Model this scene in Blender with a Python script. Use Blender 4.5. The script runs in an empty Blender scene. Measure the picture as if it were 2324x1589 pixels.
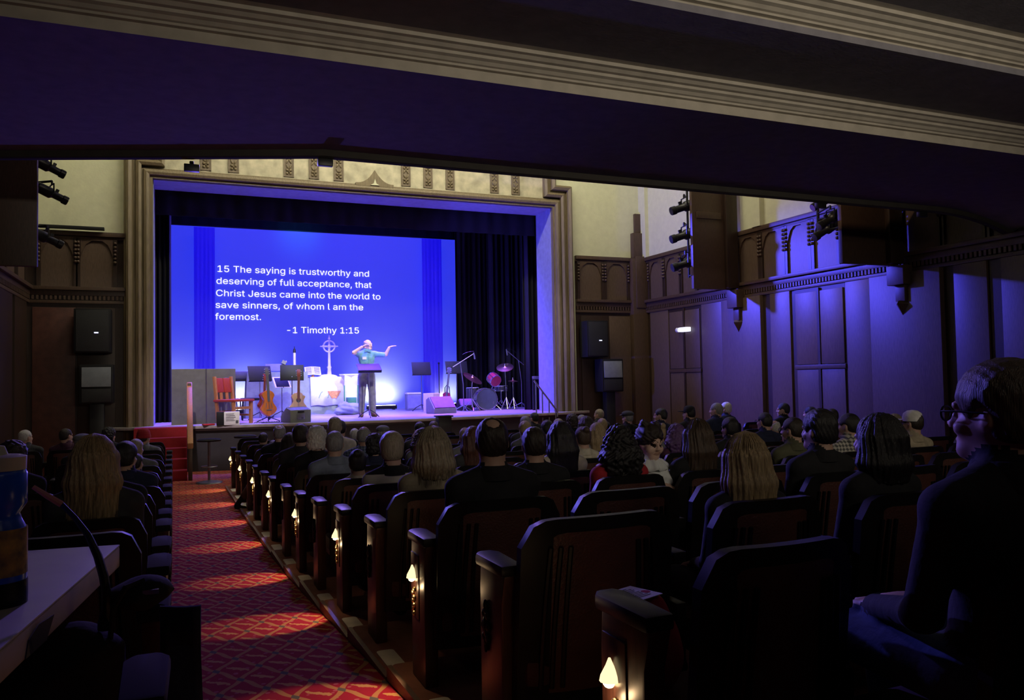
import bpy, bmesh, math, random
import numpy as np
from mathutils import Vector, Matrix
random.seed(7)
rng = np.random.default_rng(7)
S = bpy.context.scene
COL = S.collection
PI = math.pi

# ------------------------------------------------------------------ camera
F, CX, CY = 1800.0, 1162.0, 794.5
CAM = Vector((0.0, 0.0, 1.68))
YAW, PITCH, ROLL = [math.radians(a) for a in (22.6, 2.12, -1.04)]
_f = Vector((math.sin(YAW) * math.cos(PITCH), math.cos(YAW) * math.cos(PITCH), math.sin(PITCH)))
_r0 = Vector((math.cos(YAW), -math.sin(YAW), 0))
_u0 = _r0.cross(_f)
_r = _r0 * math.cos(ROLL) + _u0 * math.sin(ROLL)
_u = -_r0 * math.sin(ROLL) + _u0 * math.cos(ROLL)
cam_d = bpy.data.cameras.new('camera')
cam_d.sensor_fit = 'HORIZONTAL'
cam_d.sensor_width = 36
cam_d.lens = F / 2324 * 36
cam_d.clip_start = 0.02
cam = bpy.data.objects.new('camera', cam_d)
COL.objects.link(cam)
M = Matrix((( _r.x, _u.x, -_f.x, CAM.x), (_r.y, _u.y, -_f.y, CAM.y), (_r.z, _u.z, -_f.z, CAM.z), (0, 0, 0, 1)))
cam.matrix_world = M
S.camera = cam

def ray(x, y): return _f + _r * ((x - CX) / F) - _u * ((y - CY) / F)
def onY(x, y, Y): d = ray(x, y); return CAM + d * ((Y - CAM.y) / d.y)
def onX(x, y, X): d = ray(x, y); return CAM + d * ((X - CAM.x) / d.x)
def onZ(x, y, Z): d = ray(x, y); return CAM + d * ((Z - CAM.z) / d.z)

# ------------------------------------------------------------------ world, view, large lights
S.view_settings.view_transform = 'Standard'
S.view_settings.look = 'None'
S.view_settings.gamma = 1
S.view_settings.exposure = 0.0
S.view_settings.use_curve_mapping = False
W = bpy.data.worlds.new('world'); S.world = W
W.use_nodes = True
bg = W.node_tree.nodes['Background']
bg.inputs[0].default_value = (0.25, 0.25, 0.6, 1)
bg.inputs[1].default_value = 0.0015

def light(kind, name, loc, target, energy, color, size=0.3, size_y=None, spot=60, blend=0.4):
    d = bpy.data.lights.new(name, kind)
    d.energy = energy
    d.color = color
    if kind == 'AREA':
        d.size = size
        if size_y: d.shape = 'RECTANGLE'; d.size_y = size_y
    elif kind == 'SPOT':
        d.spot_size = math.radians(spot); d.spot_blend = blend; d.shadow_soft_size = size
    else:
        d.shadow_soft_size = size
    o = bpy.data.objects.new(name, d)
    COL.objects.link(o)
    o.location = loc
    if target is not None:
        o.rotation_euler = (Vector(target) - Vector(loc)).to_track_quat('-Z', 'Y').to_euler()
    return o

ZS = 0.89          # stage floor
YP = 17.2          # proscenium plane
YC = 22.4          # projection cloth
XR, XL = 10.8, -2.7
ZT = 9.2           # auditorium ceiling
WARM = (1.0, 0.80, 0.42)
BLUE = (0.10, 0.10, 1.0)
# house wall washers high above the balcony line
HW = (1, .93, .62)
light('AREA', 'wall_wash_right', (8.3, 13.4, 8.6), (9.9, 17.2, 5.6), 58, HW, .7, .3)
light('AREA', 'wall_wash_side', (8.0, 12.0, 8.6), (10.8, 12.6, 5.9), 66, (1, .90, .66), .4, 3.0)
light('AREA', 'wall_wash_left', (-0.8, 14.2, 8.4), (-2.0, 17.2, 5.6), 27, HW, .6, .3)
light('AREA', 'frieze_wash', (3.8, 14.0, 8.6), (3.8, 17.2, 6.2), 330, (1, .93, .68), 7.0, .3)
# added dim fill over the stalls; lamps along the balcony front
light('AREA', 'stalls_fill', (4.5, 11.4, 9.0), (4.5, 11.4, 0), 26, (.75, .68, 1), 6.0, 3.0)
light('SPOT', 'balcony_front_lamp', (5.6, 7.9, 5.6), (10.2, 10.6, 4.6), 260, (1, .76, .50), .1, spot=62, blend=.8)
light('SPOT', 'left_baffle_fill', (0.6, 8.9, 5.4), (-2.0, 10.4, 4.7), 26, (1, .85, .65), .1, spot=60, blend=.8)  # added to brighten the dark baffle on the left
# stage wash: front-of-house spots on the speaker and altar
light('SPOT', 'foh_speaker', (5.6, 9.4, 7.2), (3.9, 18.0, 1.9), 3600, (1, .96, .92), .1, spot=15, blend=.5)
light('SPOT', 'foh_altar', (1.2, 9.4, 7.2), (3.1, 20.6, 1.4), 3400, (.95, 1, .95), .1, spot=13, blend=.6)
light('SPOT', 'foh_left', (-0.5, 9.4, 7.2), (0.7, 17.4, 1.3), 1700, (1, .84, .95), .1, spot=19, blend=.6)
light('SPOT', 'foh_right', (9.0, 9.4, 7.2), (7.0, 19.4, 1.4), 750, (1, .85, 1), .1, spot=18, blend=.6)
# coloured down-lights over the stage
bd = light('AREA', 'blue_down', (3.8, 18.9, 6.7), (3.8, 18.6, 0.9), 1300, (.10, .06, 1), 7.0, .6)
bd.data.spread = math.radians(75)
light('SPOT', 'magenta_front', (4.6, 18.6, 6.6), (4.6, 17.0, 0.9), 1500, (.8, .03, 1), .1, spot=36, blend=.7)
light('SPOT', 'magenta_right', (7.4, 18.6, 6.6), (7.1, 18.2, 0.9), 900, (.75, .05, 1), .1, spot=40, blend=.7)
light('SPOT', 'violet_left', (0.6, 18.6, 6.6), (0.8, 17.0, 0.9), 1300, (.55, .10, 1), .1, spot=40, blend=.7)
light('SPOT', 'red_chair', (0.2, 18.6, 6.6), (1.05, 16.9, 1.4), 500, (1, .05, .2), .05, spot=11, blend=.6)
# blue top light for the projection cloth, teal glow on the rear border
light('AREA', 'cyc_top', (3.4, 21.2, 6.6), (3.4, 22.4, 4.2), 40, (.14, .10, 1), 6.6, .2)
light('SPOT', 'border_glow', (3.0, 21.4, 6.3), (3.0, 22.9, 5.7), 40, (.02, .35, 1), .1, spot=80, blend=1)
# blue spill on the side wall of the auditorium
light('SPOT', 'blue_side', (6.2, 16.7, 5.2), (10.8, 11.2, 1.5), 4400, (.080, .072, 1), .12, spot=58, blend=.8)
light('SPOT', 'blue_hall', (2.4, 16.3, 6.6), (3.0, 6.0, 0.6), 1250, (.30, .18, 1), .2, spot=80, blend=.8)
light('SPOT', 'soffit_bounce_fill', (0.8, 16.0, 1.15), (0.3, 6.9, 3.9), 460, (.17, .11, 1), .1, spot=46, blend=.9)  # added spot in place of light bounced up onto the soffit
light('SPOT', 'blue_reveal', (1.0, 15.6, 2.0), (8.24, 17.5, 3.9), 2100, (.10, .10, 1), .1, spot=54, blend=.6)
light('SPOT', 'blue_rim', (-0.4, 16.9, 5.4), (2.7, 2.8, 1.4), 4200, (.18, .15, 1), .1, spot=15, blend=.7)
# weak light from the booth behind the camera, just below the ceiling
bl = light('AREA', 'booth_lamp', (4.2, -2.6, 3.75), (4.2, 5.0, 4.02), 34, (1, .88, .70), 6.0, .25)
bl.data.spread = math.radians(70)
light('AREA', 'rear_rows_fill', (2.6, 2.6, 4.25), (2.6, 3.4, 0), .45, (1, .84, .6), .5, .5)  # added warm fill over the rear rows, no fitting there

# ------------------------------------------------------------------ materials
def mat(name, c, rough=.6, metal=0, var=.12, scale=8, bump=0, bscale=60, emit=None, estr=0, stretch=None, spec=.5, sheen=0, c2=None):
    m = bpy.data.materials.new(name)
    m.use_nodes = True
    nt = m.node_tree; N = nt.nodes; L = nt.links
    b = N['Principled BSDF']
    b.inputs['Roughness'].default_value = rough
    b.inputs['Metallic'].default_value = metal
    b.inputs['Specular IOR Level'].default_value = spec
    if sheen: b.inputs['Sheen Weight'].default_value = sheen
    tc = N.new('ShaderNodeTexCoord')
    mp = N.new('ShaderNodeMapping'); L.new(tc.outputs['Object'], mp.inputs[0])
    if stretch: mp.inputs['Scale'].default_value = stretch
    nz = N.new('ShaderNodeTexNoise'); nz.inputs['Scale'].default_value = scale; nz.inputs['Detail'].default_value = 5
    L.new(mp.outputs[0], nz.inputs[0])
    rp = N.new('ShaderNodeValToRGB')
    rp.color_ramp.elements[0].position = .3; rp.color_ramp.elements[1].position = .7
    lo = c2 if c2 else tuple(x * (1 - var) for x in c)
    hi = tuple(min(1, x * (1 + var)) for x in c)
    rp.color_ramp.elements[0].color = (*lo, 1); rp.color_ramp.elements[1].color = (*hi, 1)
    L.new(nz.outputs[0], rp.inputs[0]); L.new(rp.outputs[0], b.inputs['Base Color'])
    if bump:
        n2 = N.new('ShaderNodeTexNoise'); n2.inputs['Scale'].default_value = bscale; n2.inputs['Detail'].default_value = 3
        L.new(mp.outputs[0], n2.inputs[0])
        bp = N.new('ShaderNodeBump'); bp.inputs['Strength'].default_value = bump; bp.inputs['Distance'].default_value = .01
        L.new(n2.outputs[0], bp.inputs['Height']); L.new(bp.outputs[0], b.inputs['Normal'])
    if emit:
        b.inputs['Emission Color'].default_value = (*emit, 1); b.inputs['Emission Strength'].default_value = estr
    return m

WOODS = (14, 14, 1.2)
M_ = {}
def D(k, *a, **kw): M_[k] = mat(k, *a, **kw)
D('plaster', (.58, .575, .41), .85, bump=.15, bscale=25, var=.05)
D('plaster_frieze', (.44, .40, .29), .8, bump=.35, bscale=14, var=.25, scale=5)
D('carving', (.16, .12, .08), .6, bump=.3)
D('gilt_wood', (.165, .125, .070), .5, stretch=(10, 10, .6), var=.3)
D('wood', (.070, .040, .026), .45, stretch=WOODS, var=.3, bump=.05)
D('wood_dark', (.030, .016, .011), .42, stretch=WOODS, var=.3)
D('wood_panel', (.095, .060, .042), .45, stretch=WOODS, var=.28, bump=.04)
D('soffit', (.23, .22, .25), .9, bump=.1, bscale=40)
D('ceiling_dark', (.045, .04, .035), .9)
D('cornice', (.46, .42, .35), .7, var=.1)
D('reveal', (.26, .27, .40), .7)
D('black_cloth', (.005, .005, .008), .9)
D('black_velvet', (.0045, .0045, .007), .9)
D('black_paint', (.010, .010, .011), .55)
D('stage_floor', (.34, .30, .30), .35, stretch=(1, 9, 1), var=.25, scale=3)
D('stage_face', (.035, .032, .035), .6)
D('cyc', (.20, .20, .22), .9, emit=(.020, .034, .80), estr=.90, var=.04, scale=.6)
D('cyc_drape', (.16, .13, .22), .85, emit=(.001, .001, .80), estr=.80, var=.04)  # projector light on the fabric is put into its emission
D('text_light', (.9, .9, .9), .9, emit=(1, 1, 1), estr=1.05)
D('red_carpet', (.30, .012, .018), .95, bump=.4, bscale=220)
D('seat_black', (.010, .009, .009), .40, var=.3, spec=.2)
D('seat_leather', (.085, .030, .022), .45, bump=.3, bscale=120, var=.25)
D('seat_wood', (.055, .020, .014), .35, stretch=WOODS, var=.3)
D('cushion', (.05, .012, .012), .8, bump=.2, bscale=150)
D('brass', (.75, .55, .25), .3, 1)
D('lamp_glow', (1, .8, .45), .4, emit=(1, .72, .34), estr=14)
D('lamp_shell', (1, .85, .55), .35, emit=(1, .76, .40), estr=1.5)
D('chrome', (.6, .6, .62), .25, 1)
D('steel', (.32, .32, .35), .4, .9)
D('black_metal', (.02, .02, .022), .4, .4)
D('plastic_black', (.010, .010, .012), .5, spec=.3)
D('grey_box', (.135, .135, .14), .8, bump=.2, bscale=90)
D('grey_cloth', (.24, .27, .27), .9, bump=.3, bscale=12)
D('white_cloth', (.78, .80, .78), .9, bump=.25, bscale=5)
D('white', (.8, .8, .8), .6)
D('paper', (.72, .72, .68), .8)
D('ink', (.10, .10, .11), .8)
D('green_cloth', (.05, .22, .10), .8)
D('orange_embroidery', (.65, .28, .08), .8, scale=40, var=.4)
D('silver', (.74, .70, .74), .4, .1)
D('red_wood', (.42, .055, .035), .45, stretch=WOODS)
D('oak', (.45, .19, .07), .45, stretch=WOODS, var=.25)
D('spruce', (.70, .46, .24), .4, stretch=WOODS)
D('violin_wood', (.46, .13, .025), .25, stretch=WOODS, var=.25)
D('cello_dark', (.20, .035, .015), .25, stretch=WOODS)
D('neck_wood', (.36, .08, .06), .4)
D('amp_cloth', (.28, .31, .34), .9, bump=.3)
D('cajon_wood', (.72, .60, .40), .5, stretch=WOODS)
D('drum_skin', (.045, .07, .075), .5)
D('drum_shell', (.32, .03, .06), .2, .1)
D('drum_shell2', (.05, .05, .06), .25, .2)
D('cymbal', (.55, .38, .20), .3, 1)
D('table_top', (.50, .48, .44), .45, var=.05)
D('table_edge', (.42, .36, .27), .6, var=.15)
D('bottle_blue', (.02, .12, .80), .25)
D('bottle_label', (.40, .26, .06), .6, scale=22, var=.8, c2=(.03, .04, .10))
D('bottle_cap', (.75, .70, .52), .5)
D('cable_orange', (.55, .20, .09), .5)
D('cable_black', (.012, .012, .012), .45)
D('tread_white', (.88, .84, .70), .5)
D('step_carpet', (.30, .12, .08), .95, bump=.4, bscale=260, var=.2)
D('step_wood', (.17, .10, .065), .5, stretch=(3, 3, 14))
D('led', (1, 1, 1), .5, emit=(.85, .9, 1), estr=12)
D('led_small', (1, 1, 1), .5, emit=(.7, .75, 1), estr=1.5)
D('speaker_grille', (.010, .010, .013), .6, bump=.5, bscale=300)
D('speaker_light', (.20, .22, .26), .7, bump=.5, bscale=300)
D('red_paint', (.45, .02, .03), .7)
D('yellow_tag', (.8, .65, .1), .6)
D('eye', (.75, .75, .75), .2)
D('iris', (.02, .012, .008), .2)
D('lens', (.02, .02, .025), .08, spec=.9)
for i, c in enumerate([(.55, .34, .25), (.42, .24, .17), (.62, .41, .32), (.22, .11, .07)]): D('skin%d' % i, c, .5, var=.06)
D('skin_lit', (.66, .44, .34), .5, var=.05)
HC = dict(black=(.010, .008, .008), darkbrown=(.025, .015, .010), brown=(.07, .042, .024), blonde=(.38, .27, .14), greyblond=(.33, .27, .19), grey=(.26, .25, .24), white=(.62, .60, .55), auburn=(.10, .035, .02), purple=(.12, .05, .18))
for k, c in HC.items(): D('hair_' + k, c, .42, stretch=(60, 60, 4), var=.45, scale=3, bump=.5, bscale=6, spec=.6)
TC = dict(black=(.012, .012, .014), navy=(.018, .022, .06), charcoal=(.045, .045, .05), grey=(.16, .16, .17), lightgrey=(.38, .38, .40), bluegrey=(.20, .23, .30), cream=(.62, .56, .44), beige=(.42, .35, .24), white=(.72, .70, .66), red=(.40, .02, .03), brown=(.10, .05, .03), plum=(.07, .02, .05), blue=(.04, .08, .28), olive=(.09, .09, .05), teal=(.14, .34, .38), denim=(.05, .08, .16))
for k, c in TC.items(): D('cloth_' + k, c, .9, var=.2, scale=14, bump=.35, bscale=30)

def math_node(nt, op, a, b=None):
    n = nt.nodes.new('ShaderNodeMath'); n.operation = op
    for i, v in enumerate((a, b)):
        if v is None: continue
        if isinstance(v, (int, float)): n.inputs[i].default_value = v
        else: nt.links.new(v, n.inputs[i])
    return n.outputs[0]

def carpet_material():
    m = bpy.data.materials.new('patterned_carpet'); m.use_nodes = True
    nt = m.node_tree; N = nt.nodes; L = nt.links; b = N['Principled BSDF']
    b.inputs['Roughness'].default_value = .95; b.inputs['Specular IOR Level'].default_value = .1
    tc = N.new('ShaderNodeTexCoord'); sp = N.new('ShaderNodeSeparateXYZ'); L.new(tc.outputs['Object'], sp.inputs[0])
    mk = lambda op, a, c=None: math_node(nt, op, a, c)
    U0 = mk('MULTIPLY', sp.outputs['X'], 1 / .20); V = mk('MULTIPLY', sp.outputs['Y'], 1 / .40)
    wob = mk('MULTIPLY', mk('SINE', mk('MULTIPLY', V, 4 * PI)), .035)
    U = mk('ADD', U0, wob)
    def band(e):
        fr = mk('FRACT', mk('ADD', e, 100.25)); return mk('ABSOLUTE', mk('SUBTRACT', fr, .5))
    d1 = band(mk('ADD', U, V)); d2 = band(mk('SUBTRACT', U, V))
    dl = mk('MINIMUM', d1, d2)
    line = mk('LESS_THAN', dl, .075)
    knot = mk('LESS_THAN', mk('MAXIMUM', d1, d2), .10)
    # leaf inside each cell: cell coordinates of the rotated lattice
    ca = mk('SUBTRACT', mk('FRACT', mk('ADD', mk('ADD', U, V), 99.75)), .5)
    cb = mk('SUBTRACT', mk('FRACT', mk('ADD', mk('SUBTRACT', U, V), 99.75)), .5)
    lx = mk('ADD', ca, cb); ly = mk('SUBTRACT', ca, cb)
    nz = N.new('ShaderNodeTexNoise'); nz.inputs['Scale'].default_value = 40; L.new(tc.outputs['Object'], nz.inputs[0])
    nn = mk('MULTIPLY', mk('SUBTRACT', nz.outputs[0], .5), .35)
    ly2 = mk('ADD', mk('ADD', ly, mk('MULTIPLY', lx, .5)), nn)
    leaf = mk('LESS_THAN', mk('ADD', mk('POWER', mk('MULTIPLY', lx, 2.2), 2), mk('POWER', mk('MULTIPLY', ly2, 7.5), 2)), 1)
    wn = N.new('ShaderNodeTexVoronoi'); wn.inputs['Scale'].default_value = 17; L.new(tc.outputs['Object'], wn.inputs[0])
    fl = mk('LESS_THAN', wn.outputs['Distance'], .20)
    def mix(a, c, f):
        n = N.new('ShaderNodeMix'); n.data_type = 'RGBA'
        for s, v in ((6, a), (7, c)):
            if isinstance(v, tuple): n.inputs[s].default_value = (*v, 1)
            else: L.new(v, n.inputs[s])
        L.new(f, n.inputs[0]); return n.outputs[2]
    c = mix((.27, .013, .030), (.38, .09, .12), fl)
    c = mix(c, (.42, .22, .09), leaf)
    c = mix(c, (.36, .17, .07), line)
    c = mix(c, (.10, .09, .08), knot)
    L.new(c, b.inputs['Base Color'])
    n2 = N.new('ShaderNodeTexNoise'); n2.inputs['Scale'].default_value = 300; L.new(tc.outputs['Object'], n2.inputs[0])
    bp = N.new('ShaderNodeBump'); bp.inputs['Strength'].default_value = .4; L.new(n2.outputs[0], bp.inputs['Height']); L.new(bp.outputs[0], b.inputs['Normal'])
    return m
M_['carpet'] = carpet_material()

def plaid_material(name, c1, c2, s=14):
    m = bpy.data.materials.new(name); m.use_nodes = True
    nt = m.node_tree; N = nt.nodes; L = nt.links; b = N['Principled BSDF']; b.inputs['Roughness'].default_value = .9
    tc = N.new('ShaderNodeTexCoord')
    outs = []
    for ax in ('X', 'Z'):
        w = N.new('ShaderNodeTexWave'); w.wave_type = 'BANDS'; w.bands_direction = ax; w.inputs['Scale'].default_value = s
        L.new(tc.outputs['Object'], w.inputs[0]); outs.append(w.outputs['Fac'])
    a = math_node(nt, 'MULTIPLY', math_node(nt, 'ADD', outs[0], outs[1]), .5)
    rp = N.new('ShaderNodeValToRGB'); rp.color_ramp.elements[0].position = .35; rp.color_ramp.elements[1].position = .65
    rp.color_ramp.elements[0].color = (*c1, 1); rp.color_ramp.elements[1].color = (*c2, 1)
    L.new(a, rp.inputs[0]); L.new(rp.outputs[0], b.inputs['Base Color'])
    return m
M_['cloth_plaid'] = plaid_material('cloth_plaid', (.03, .03, .03), (.62, .52, .30), 6)
M_['cloth_check'] = plaid_material('cloth_check', (.06, .08, .14), (.18, .22, .30), 10)
M_['cloth_stripe'] = plaid_material('cloth_stripe', (.10, .10, .10), (.55, .52, .45), 9)

def nordic_material():
    m = bpy.data.materials.new('cloth_nordic'); m.use_nodes = True
    nt = m.node_tree; N = nt.nodes; L = nt.links; b = N['Principled BSDF']; b.inputs['Roughness'].default_value = .95
    tc = N.new('ShaderNodeTexCoord'); sp = N.new('ShaderNodeSeparateXYZ'); L.new(tc.outputs['Object'], sp.inputs[0])
    mk = lambda op, a, c=None: math_node(nt, op, a, c)
    tooth = mk('MULTIPLY', mk('PINGPONG', mk('ADD', sp.outputs['X'], 5), .022), .9)
    f = mk('GREATER_THAN', mk('ADD', sp.outputs['Z'], tooth), .905)
    n = N.new('ShaderNodeMix'); n.data_type = 'RGBA'
    n.inputs[6].default_value = (.012, .012, .014, 1); n.inputs[7].default_value = (.62, .58, .48, 1)
    col = N.new('ShaderNodeMix'); col.data_type = 'RGBA'
    L.new(f, n.inputs[0])
    f2 = mk('GREATER_THAN', sp.outputs['Z'], .985)
    L.new(f2, col.inputs[0]); L.new(n.outputs[2], col.inputs[6]); col.inputs[7].default_value = (.012, .012, .016, 1)
    L.new(col.outputs[2], b.inputs['Base Color'])
    return m
M_['cloth_nordic'] = nordic_material()

# ------------------------------------------------------------------ mesh builder
class MB:
    def __init__(s): s.v = []; s.f = []; s.mi = []; s.cur = 0
    def add(s, vs, fs):
        o = len(s.v); s.v += [tuple(v) for v in vs]
        for f in fs: s.f.append([i + o for i in f]); s.mi.append(s.cur)
        return s
    def box(s, c, sz, R=None):
        x, y, z = [a / 2 for a in sz]
        vs = [Vector((sx * x, sy * y, sz_ * z)) for sz_ in (-1, 1) for sy in (-1, 1) for sx in (-1, 1)]
        if R is not None: vs = [R @ v for v in vs]
        c = Vector(c)
        return s.add([v + c for v in vs], [(0, 2, 3, 1), (4, 5, 7, 6), (0, 1, 5, 4), (2, 6, 7, 3), (0, 4, 6, 2), (1, 3, 7, 5)])
    def b2(s, a, b): # box by corners
        return s.box([(p + q) / 2 for p, q in zip(a, b)], [abs(q - p) for p, q in zip(a, b)])
    def tube(s, pts, rad, seg=10, caps=True):
        pts = [Vector(p) for p in pts]
        if isinstance(rad, (int, float)): rad = [rad] * len(pts)
        rings = []; prev = None
        for i, p in enumerate(pts):
            t = (pts[min(i + 1, len(pts) - 1)] - pts[max(i - 1, 0)]).normalized()
            if prev is None:
                a = Vector((0, 0, 1)) if abs(t.z) < .9 else Vector((1, 0, 0)); n = t.cross(a).normalized()
            else: n = (prev - t * prev.dot(t)).normalized()
            prev = n; b = t.cross(n)
            rings.append([p + (n * math.cos(k * 2 * PI / seg) + b * math.sin(k * 2 * PI / seg)) * rad[i] for k in range(seg)])
        vs = [v for r in rings for v in r]; fs = []
        for i in range(len(pts) - 1):
            for k in range(seg):
                a, b = i * seg + k, i * seg + (k + 1) % seg
                fs.append((a, b, b + seg, a + seg))
        if caps: fs += [tuple(range(seg))[::-1], tuple(range((len(pts) - 1) * seg, len(pts) * seg))]
        return s.add(vs, fs)
    def lathe(s, prof, c=(0, 0, 0), seg=20, R=None):
        c = Vector(c); vs = []; fs = []
        for r, z in prof:
            for k in range(seg):
                v = Vector((r * math.cos(k * 2 * PI / seg), r * math.sin(k * 2 * PI / seg), z))
                if R is not None: v = R @ v
                vs.append(v + c)
        for i in range(len(prof) - 1):
            for k in range(seg):
                a, b = i * seg + k, i * seg + (k + 1) % seg
                fs.append((a, b, b + seg, a + seg))
        fs += [tuple(range(seg))[::-1], tuple(range((len(prof) - 1) * seg, len(prof) * seg))]
        return s.add(vs, fs)
    def ell(s, c, r, seg=16, rings=10, R=None):
        if isinstance(r, (int, float)): r = (r, r, r)
        c = Vector(c); vs = []; fs = []
        for i in range(rings + 1):
            ph = PI * i / rings
            for k in range(seg):
                th = 2 * PI * k / seg
                v = Vector((r[0] * math.sin(ph) * math.cos(th), r[1] * math.sin(ph) * math.sin(th), r[2] * math.cos(ph)))
                if R is not None: v = R @ v
                vs.append(v + c)
        for i in range(rings):
            for k in range(seg):
                a, b = i * seg + k, i * seg + (k + 1) % seg
                fs.append((a, a + seg, b + seg, b))
        return s.add(vs, fs)
    def prism(s, poly, a, u, v, n, depth):
        """polygon (in u,v from point a) extruded by depth along n"""
        a, u, v, n = Vector(a), Vector(u), Vector(v), Vector(n)
        base = [a + u * p + v * q for p, q in poly]; k = len(poly)
        vs = base + [p + n * depth for p in base]
        fs = [tuple(range(k))[::-1], tuple(range(k, 2 * k))] + [(i, (i + 1) % k, (i + 1) % k + k, i + k) for i in range(k)]
        return s.add(vs, fs)
    def sheet(s, grid, thick=0):
        nu, nv = len(grid), len(grid[0])
        vs = [p for row in grid for p in row]
        fs = [(i * nv + j, i * nv + j + 1, (i + 1) * nv + j + 1, (i + 1) * nv + j) for i in range(nu - 1) for j in range(nv - 1)]
        return s.add(vs, fs)
    def mesh(s, name, mats, bevel=0, sharp=38, smooth=True):
        me = bpy.data.meshes.new(name)
        me.from_pydata(s.v, [], s.f)
        for m in (mats if isinstance(mats, (list, tuple)) else [mats]): me.materials.append(M_[m] if isinstance(m, str) else m)
        me.polygons.foreach_set('material_index', s.mi)
        bm = bmesh.new(); bm.from_mesh(me)
        bmesh.ops.recalc_face_normals(bm, faces=bm.faces)
        if bevel:
            es = [e for e in bm.edges if len(e.link_faces) == 2 and e.calc_face_angle(0) > .6]
            bmesh.ops.bevel(bm, geom=es, offset=bevel, segments=2, affect='EDGES', profile=.6)
        bm.to_mesh(me); bm.free()
        if smooth:
            me.polygons.foreach_set('use_smooth', [True] * len(me.polygons))
            me.set_sharp_from_angle(angle=math.radians(sharp))
        return me
    def build(s, name, mats, parent=None, loc=None, rot=None, **kw):
        return obj(name, s.mesh(name, mats, **kw), parent, loc, rot)

def obj(name, me, parent=None, loc=None, rot=None):
    o = bpy.data.objects.new(name, me); COL.objects.link(o)
    if parent is not None: o.parent = parent
    if loc is not None: o.location = loc
    if rot is not None: o.rotation_euler = rot
    return o
def tag(o, label, cat, group=None):
    o['label'] = label; o['category'] = cat
    if group: o['group'] = group
    return o
def thing(name, label, cat, loc=(0, 0, 0), rotz=0, group=None):
    o = bpy.data.objects.new(name, None); COL.objects.link(o); o.empty_display_size = .1
    o.location = loc; o.rotation_euler = (0, 0, rotz)
    return tag(o, label, cat, group)
def struct(o): o['kind'] = 'structure'; return o
def stuff(o): o['kind'] = 'stuff'; return o
def RX(a): return Matrix.Rotation(a, 3, 'X')
def RY(a): return Matrix.Rotation(a, 3, 'Y')
def RZ(a): return Matrix.Rotation(a, 3, 'Z')
# ------------------------------------------------------------------ floor
def zf(y):
    d = 1.11 + .07 * y if y < 6 else 1.68 - .15 * math.exp(-(y - 6) * .07 / .15)
    return 1.68 - d
def XE(y): return 1.05 - .022 * y            # end panels of the right seating block
def XEL(y): return -.05 - .010 * y            # end panels of the left block
def YA(n): return 1.82 + .84 * n             # front of the armrest in row n
def zstep(n): return zf(YA(n) - .3) + .035
NROW = 15

mb = MB()
ys = np.linspace(-4.5, 17.4, 45)
mb.sheet([[(x, y, zf(y)) for y in ys] for x in (XL - .2, -.2, 1.2, XR + .2)])
floor = struct(mb.build('floor', 'carpet'))
for n in range(-1, NROW):
    y0, y1, z = YA(n) - .70, YA(n) + .14, zstep(n)
    x0a, x0b = XE(y0) - .10, XE(y1) - .10
    mb = MB()
    poly = [(x0a, y0), (XR, y0), (XR, y1), (x0b + .03, y1), (x0b, y1 - .03)]
    mb.prism(poly, (0, 0, zf(y1) - .12), (1, 0, 0), (0, 1, 0), (0, 0, 1), z - zf(y1) + .12)
    st = mb.build('step_platform', 'step_carpet', floor, bevel=.008)
    mb = MB(); mb.prism([(x0a - .012, y0), (x0a + .012, y0), (x0b + .012, y1 - .02), (x0b - .012, y1 - .02)], (0, 0, zf(y1) - .1), (1, 0, 0), (0, 1, 0), (0, 0, 1), z - zf(y1) + .103)
    mb.build('step_nosing', 'step_wood', st)
    mb = MB(); L = .34
    pts = []
    for cx_, cy_, a0 in ((.022, L - .022, 0), (-.022, L - .022, 90), (-.022, .022, 180), (.022, .022, 270)):
        for k in range(4):
            a = math.radians(a0 + k * 30); pts.append((cx_ + .022 * math.cos(a), cy_ + .022 * math.sin(a)))
    sk = (x0b - x0a) / (y1 - y0)
    mb.prism([(p + q * sk, q) for p, q in pts], (x0a + .075, y0 + .02, z), (1, 0, 0), (0, 1, 0), (0, 0, 1), .006)
    mb.build('tread_strip', 'tread_white', st)
    # left block platform
    x1a, x1b = XEL(y0) - .04, XEL(y1) - .04
    mb = MB(); mb.prism([(XL, y0), (x1a, y0), (x1b, y1), (XL, y1)], (0, 0, zf(y1) - .12), (1, 0, 0), (0, 1, 0), (0, 0, 1), zf(YA(n) - .3) + .03 - zf(y1) + .12)
    mb.build('step_platform', 'step_carpet', floor)
    mb = MB(); mb.prism([(x1a - .02, y0), (x1a + .035, y0), (x1b + .035, y1 - .01), (x1b - .02, y1 - .01)], (0, 0, zf(y1) - .1), (1, 0, 0), (0, 1, 0), (0, 0, 1), z - zf(y1) + .09)
    mb.build('step_nosing', 'step_wood', floor, bevel=.01)

# ------------------------------------------------------------------ walls
def frame(side):
    """maps (s along wall, z, out from wall) to world"""
    if side == 'front': return lambda s, z, o: Vector((s, YP - o, z))
    if side == 'right': return lambda s, z, o: Vector((XR - o, s, z))
    return lambda s, z, o: Vector((XL + o, s, z))
def wbox(mb, fr, s0, s1, z0, z1, o0, o1):
    a, b = fr(s0, z0, o0), fr(s1, z1, o1)
    return mb.b2(a, b)

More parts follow.
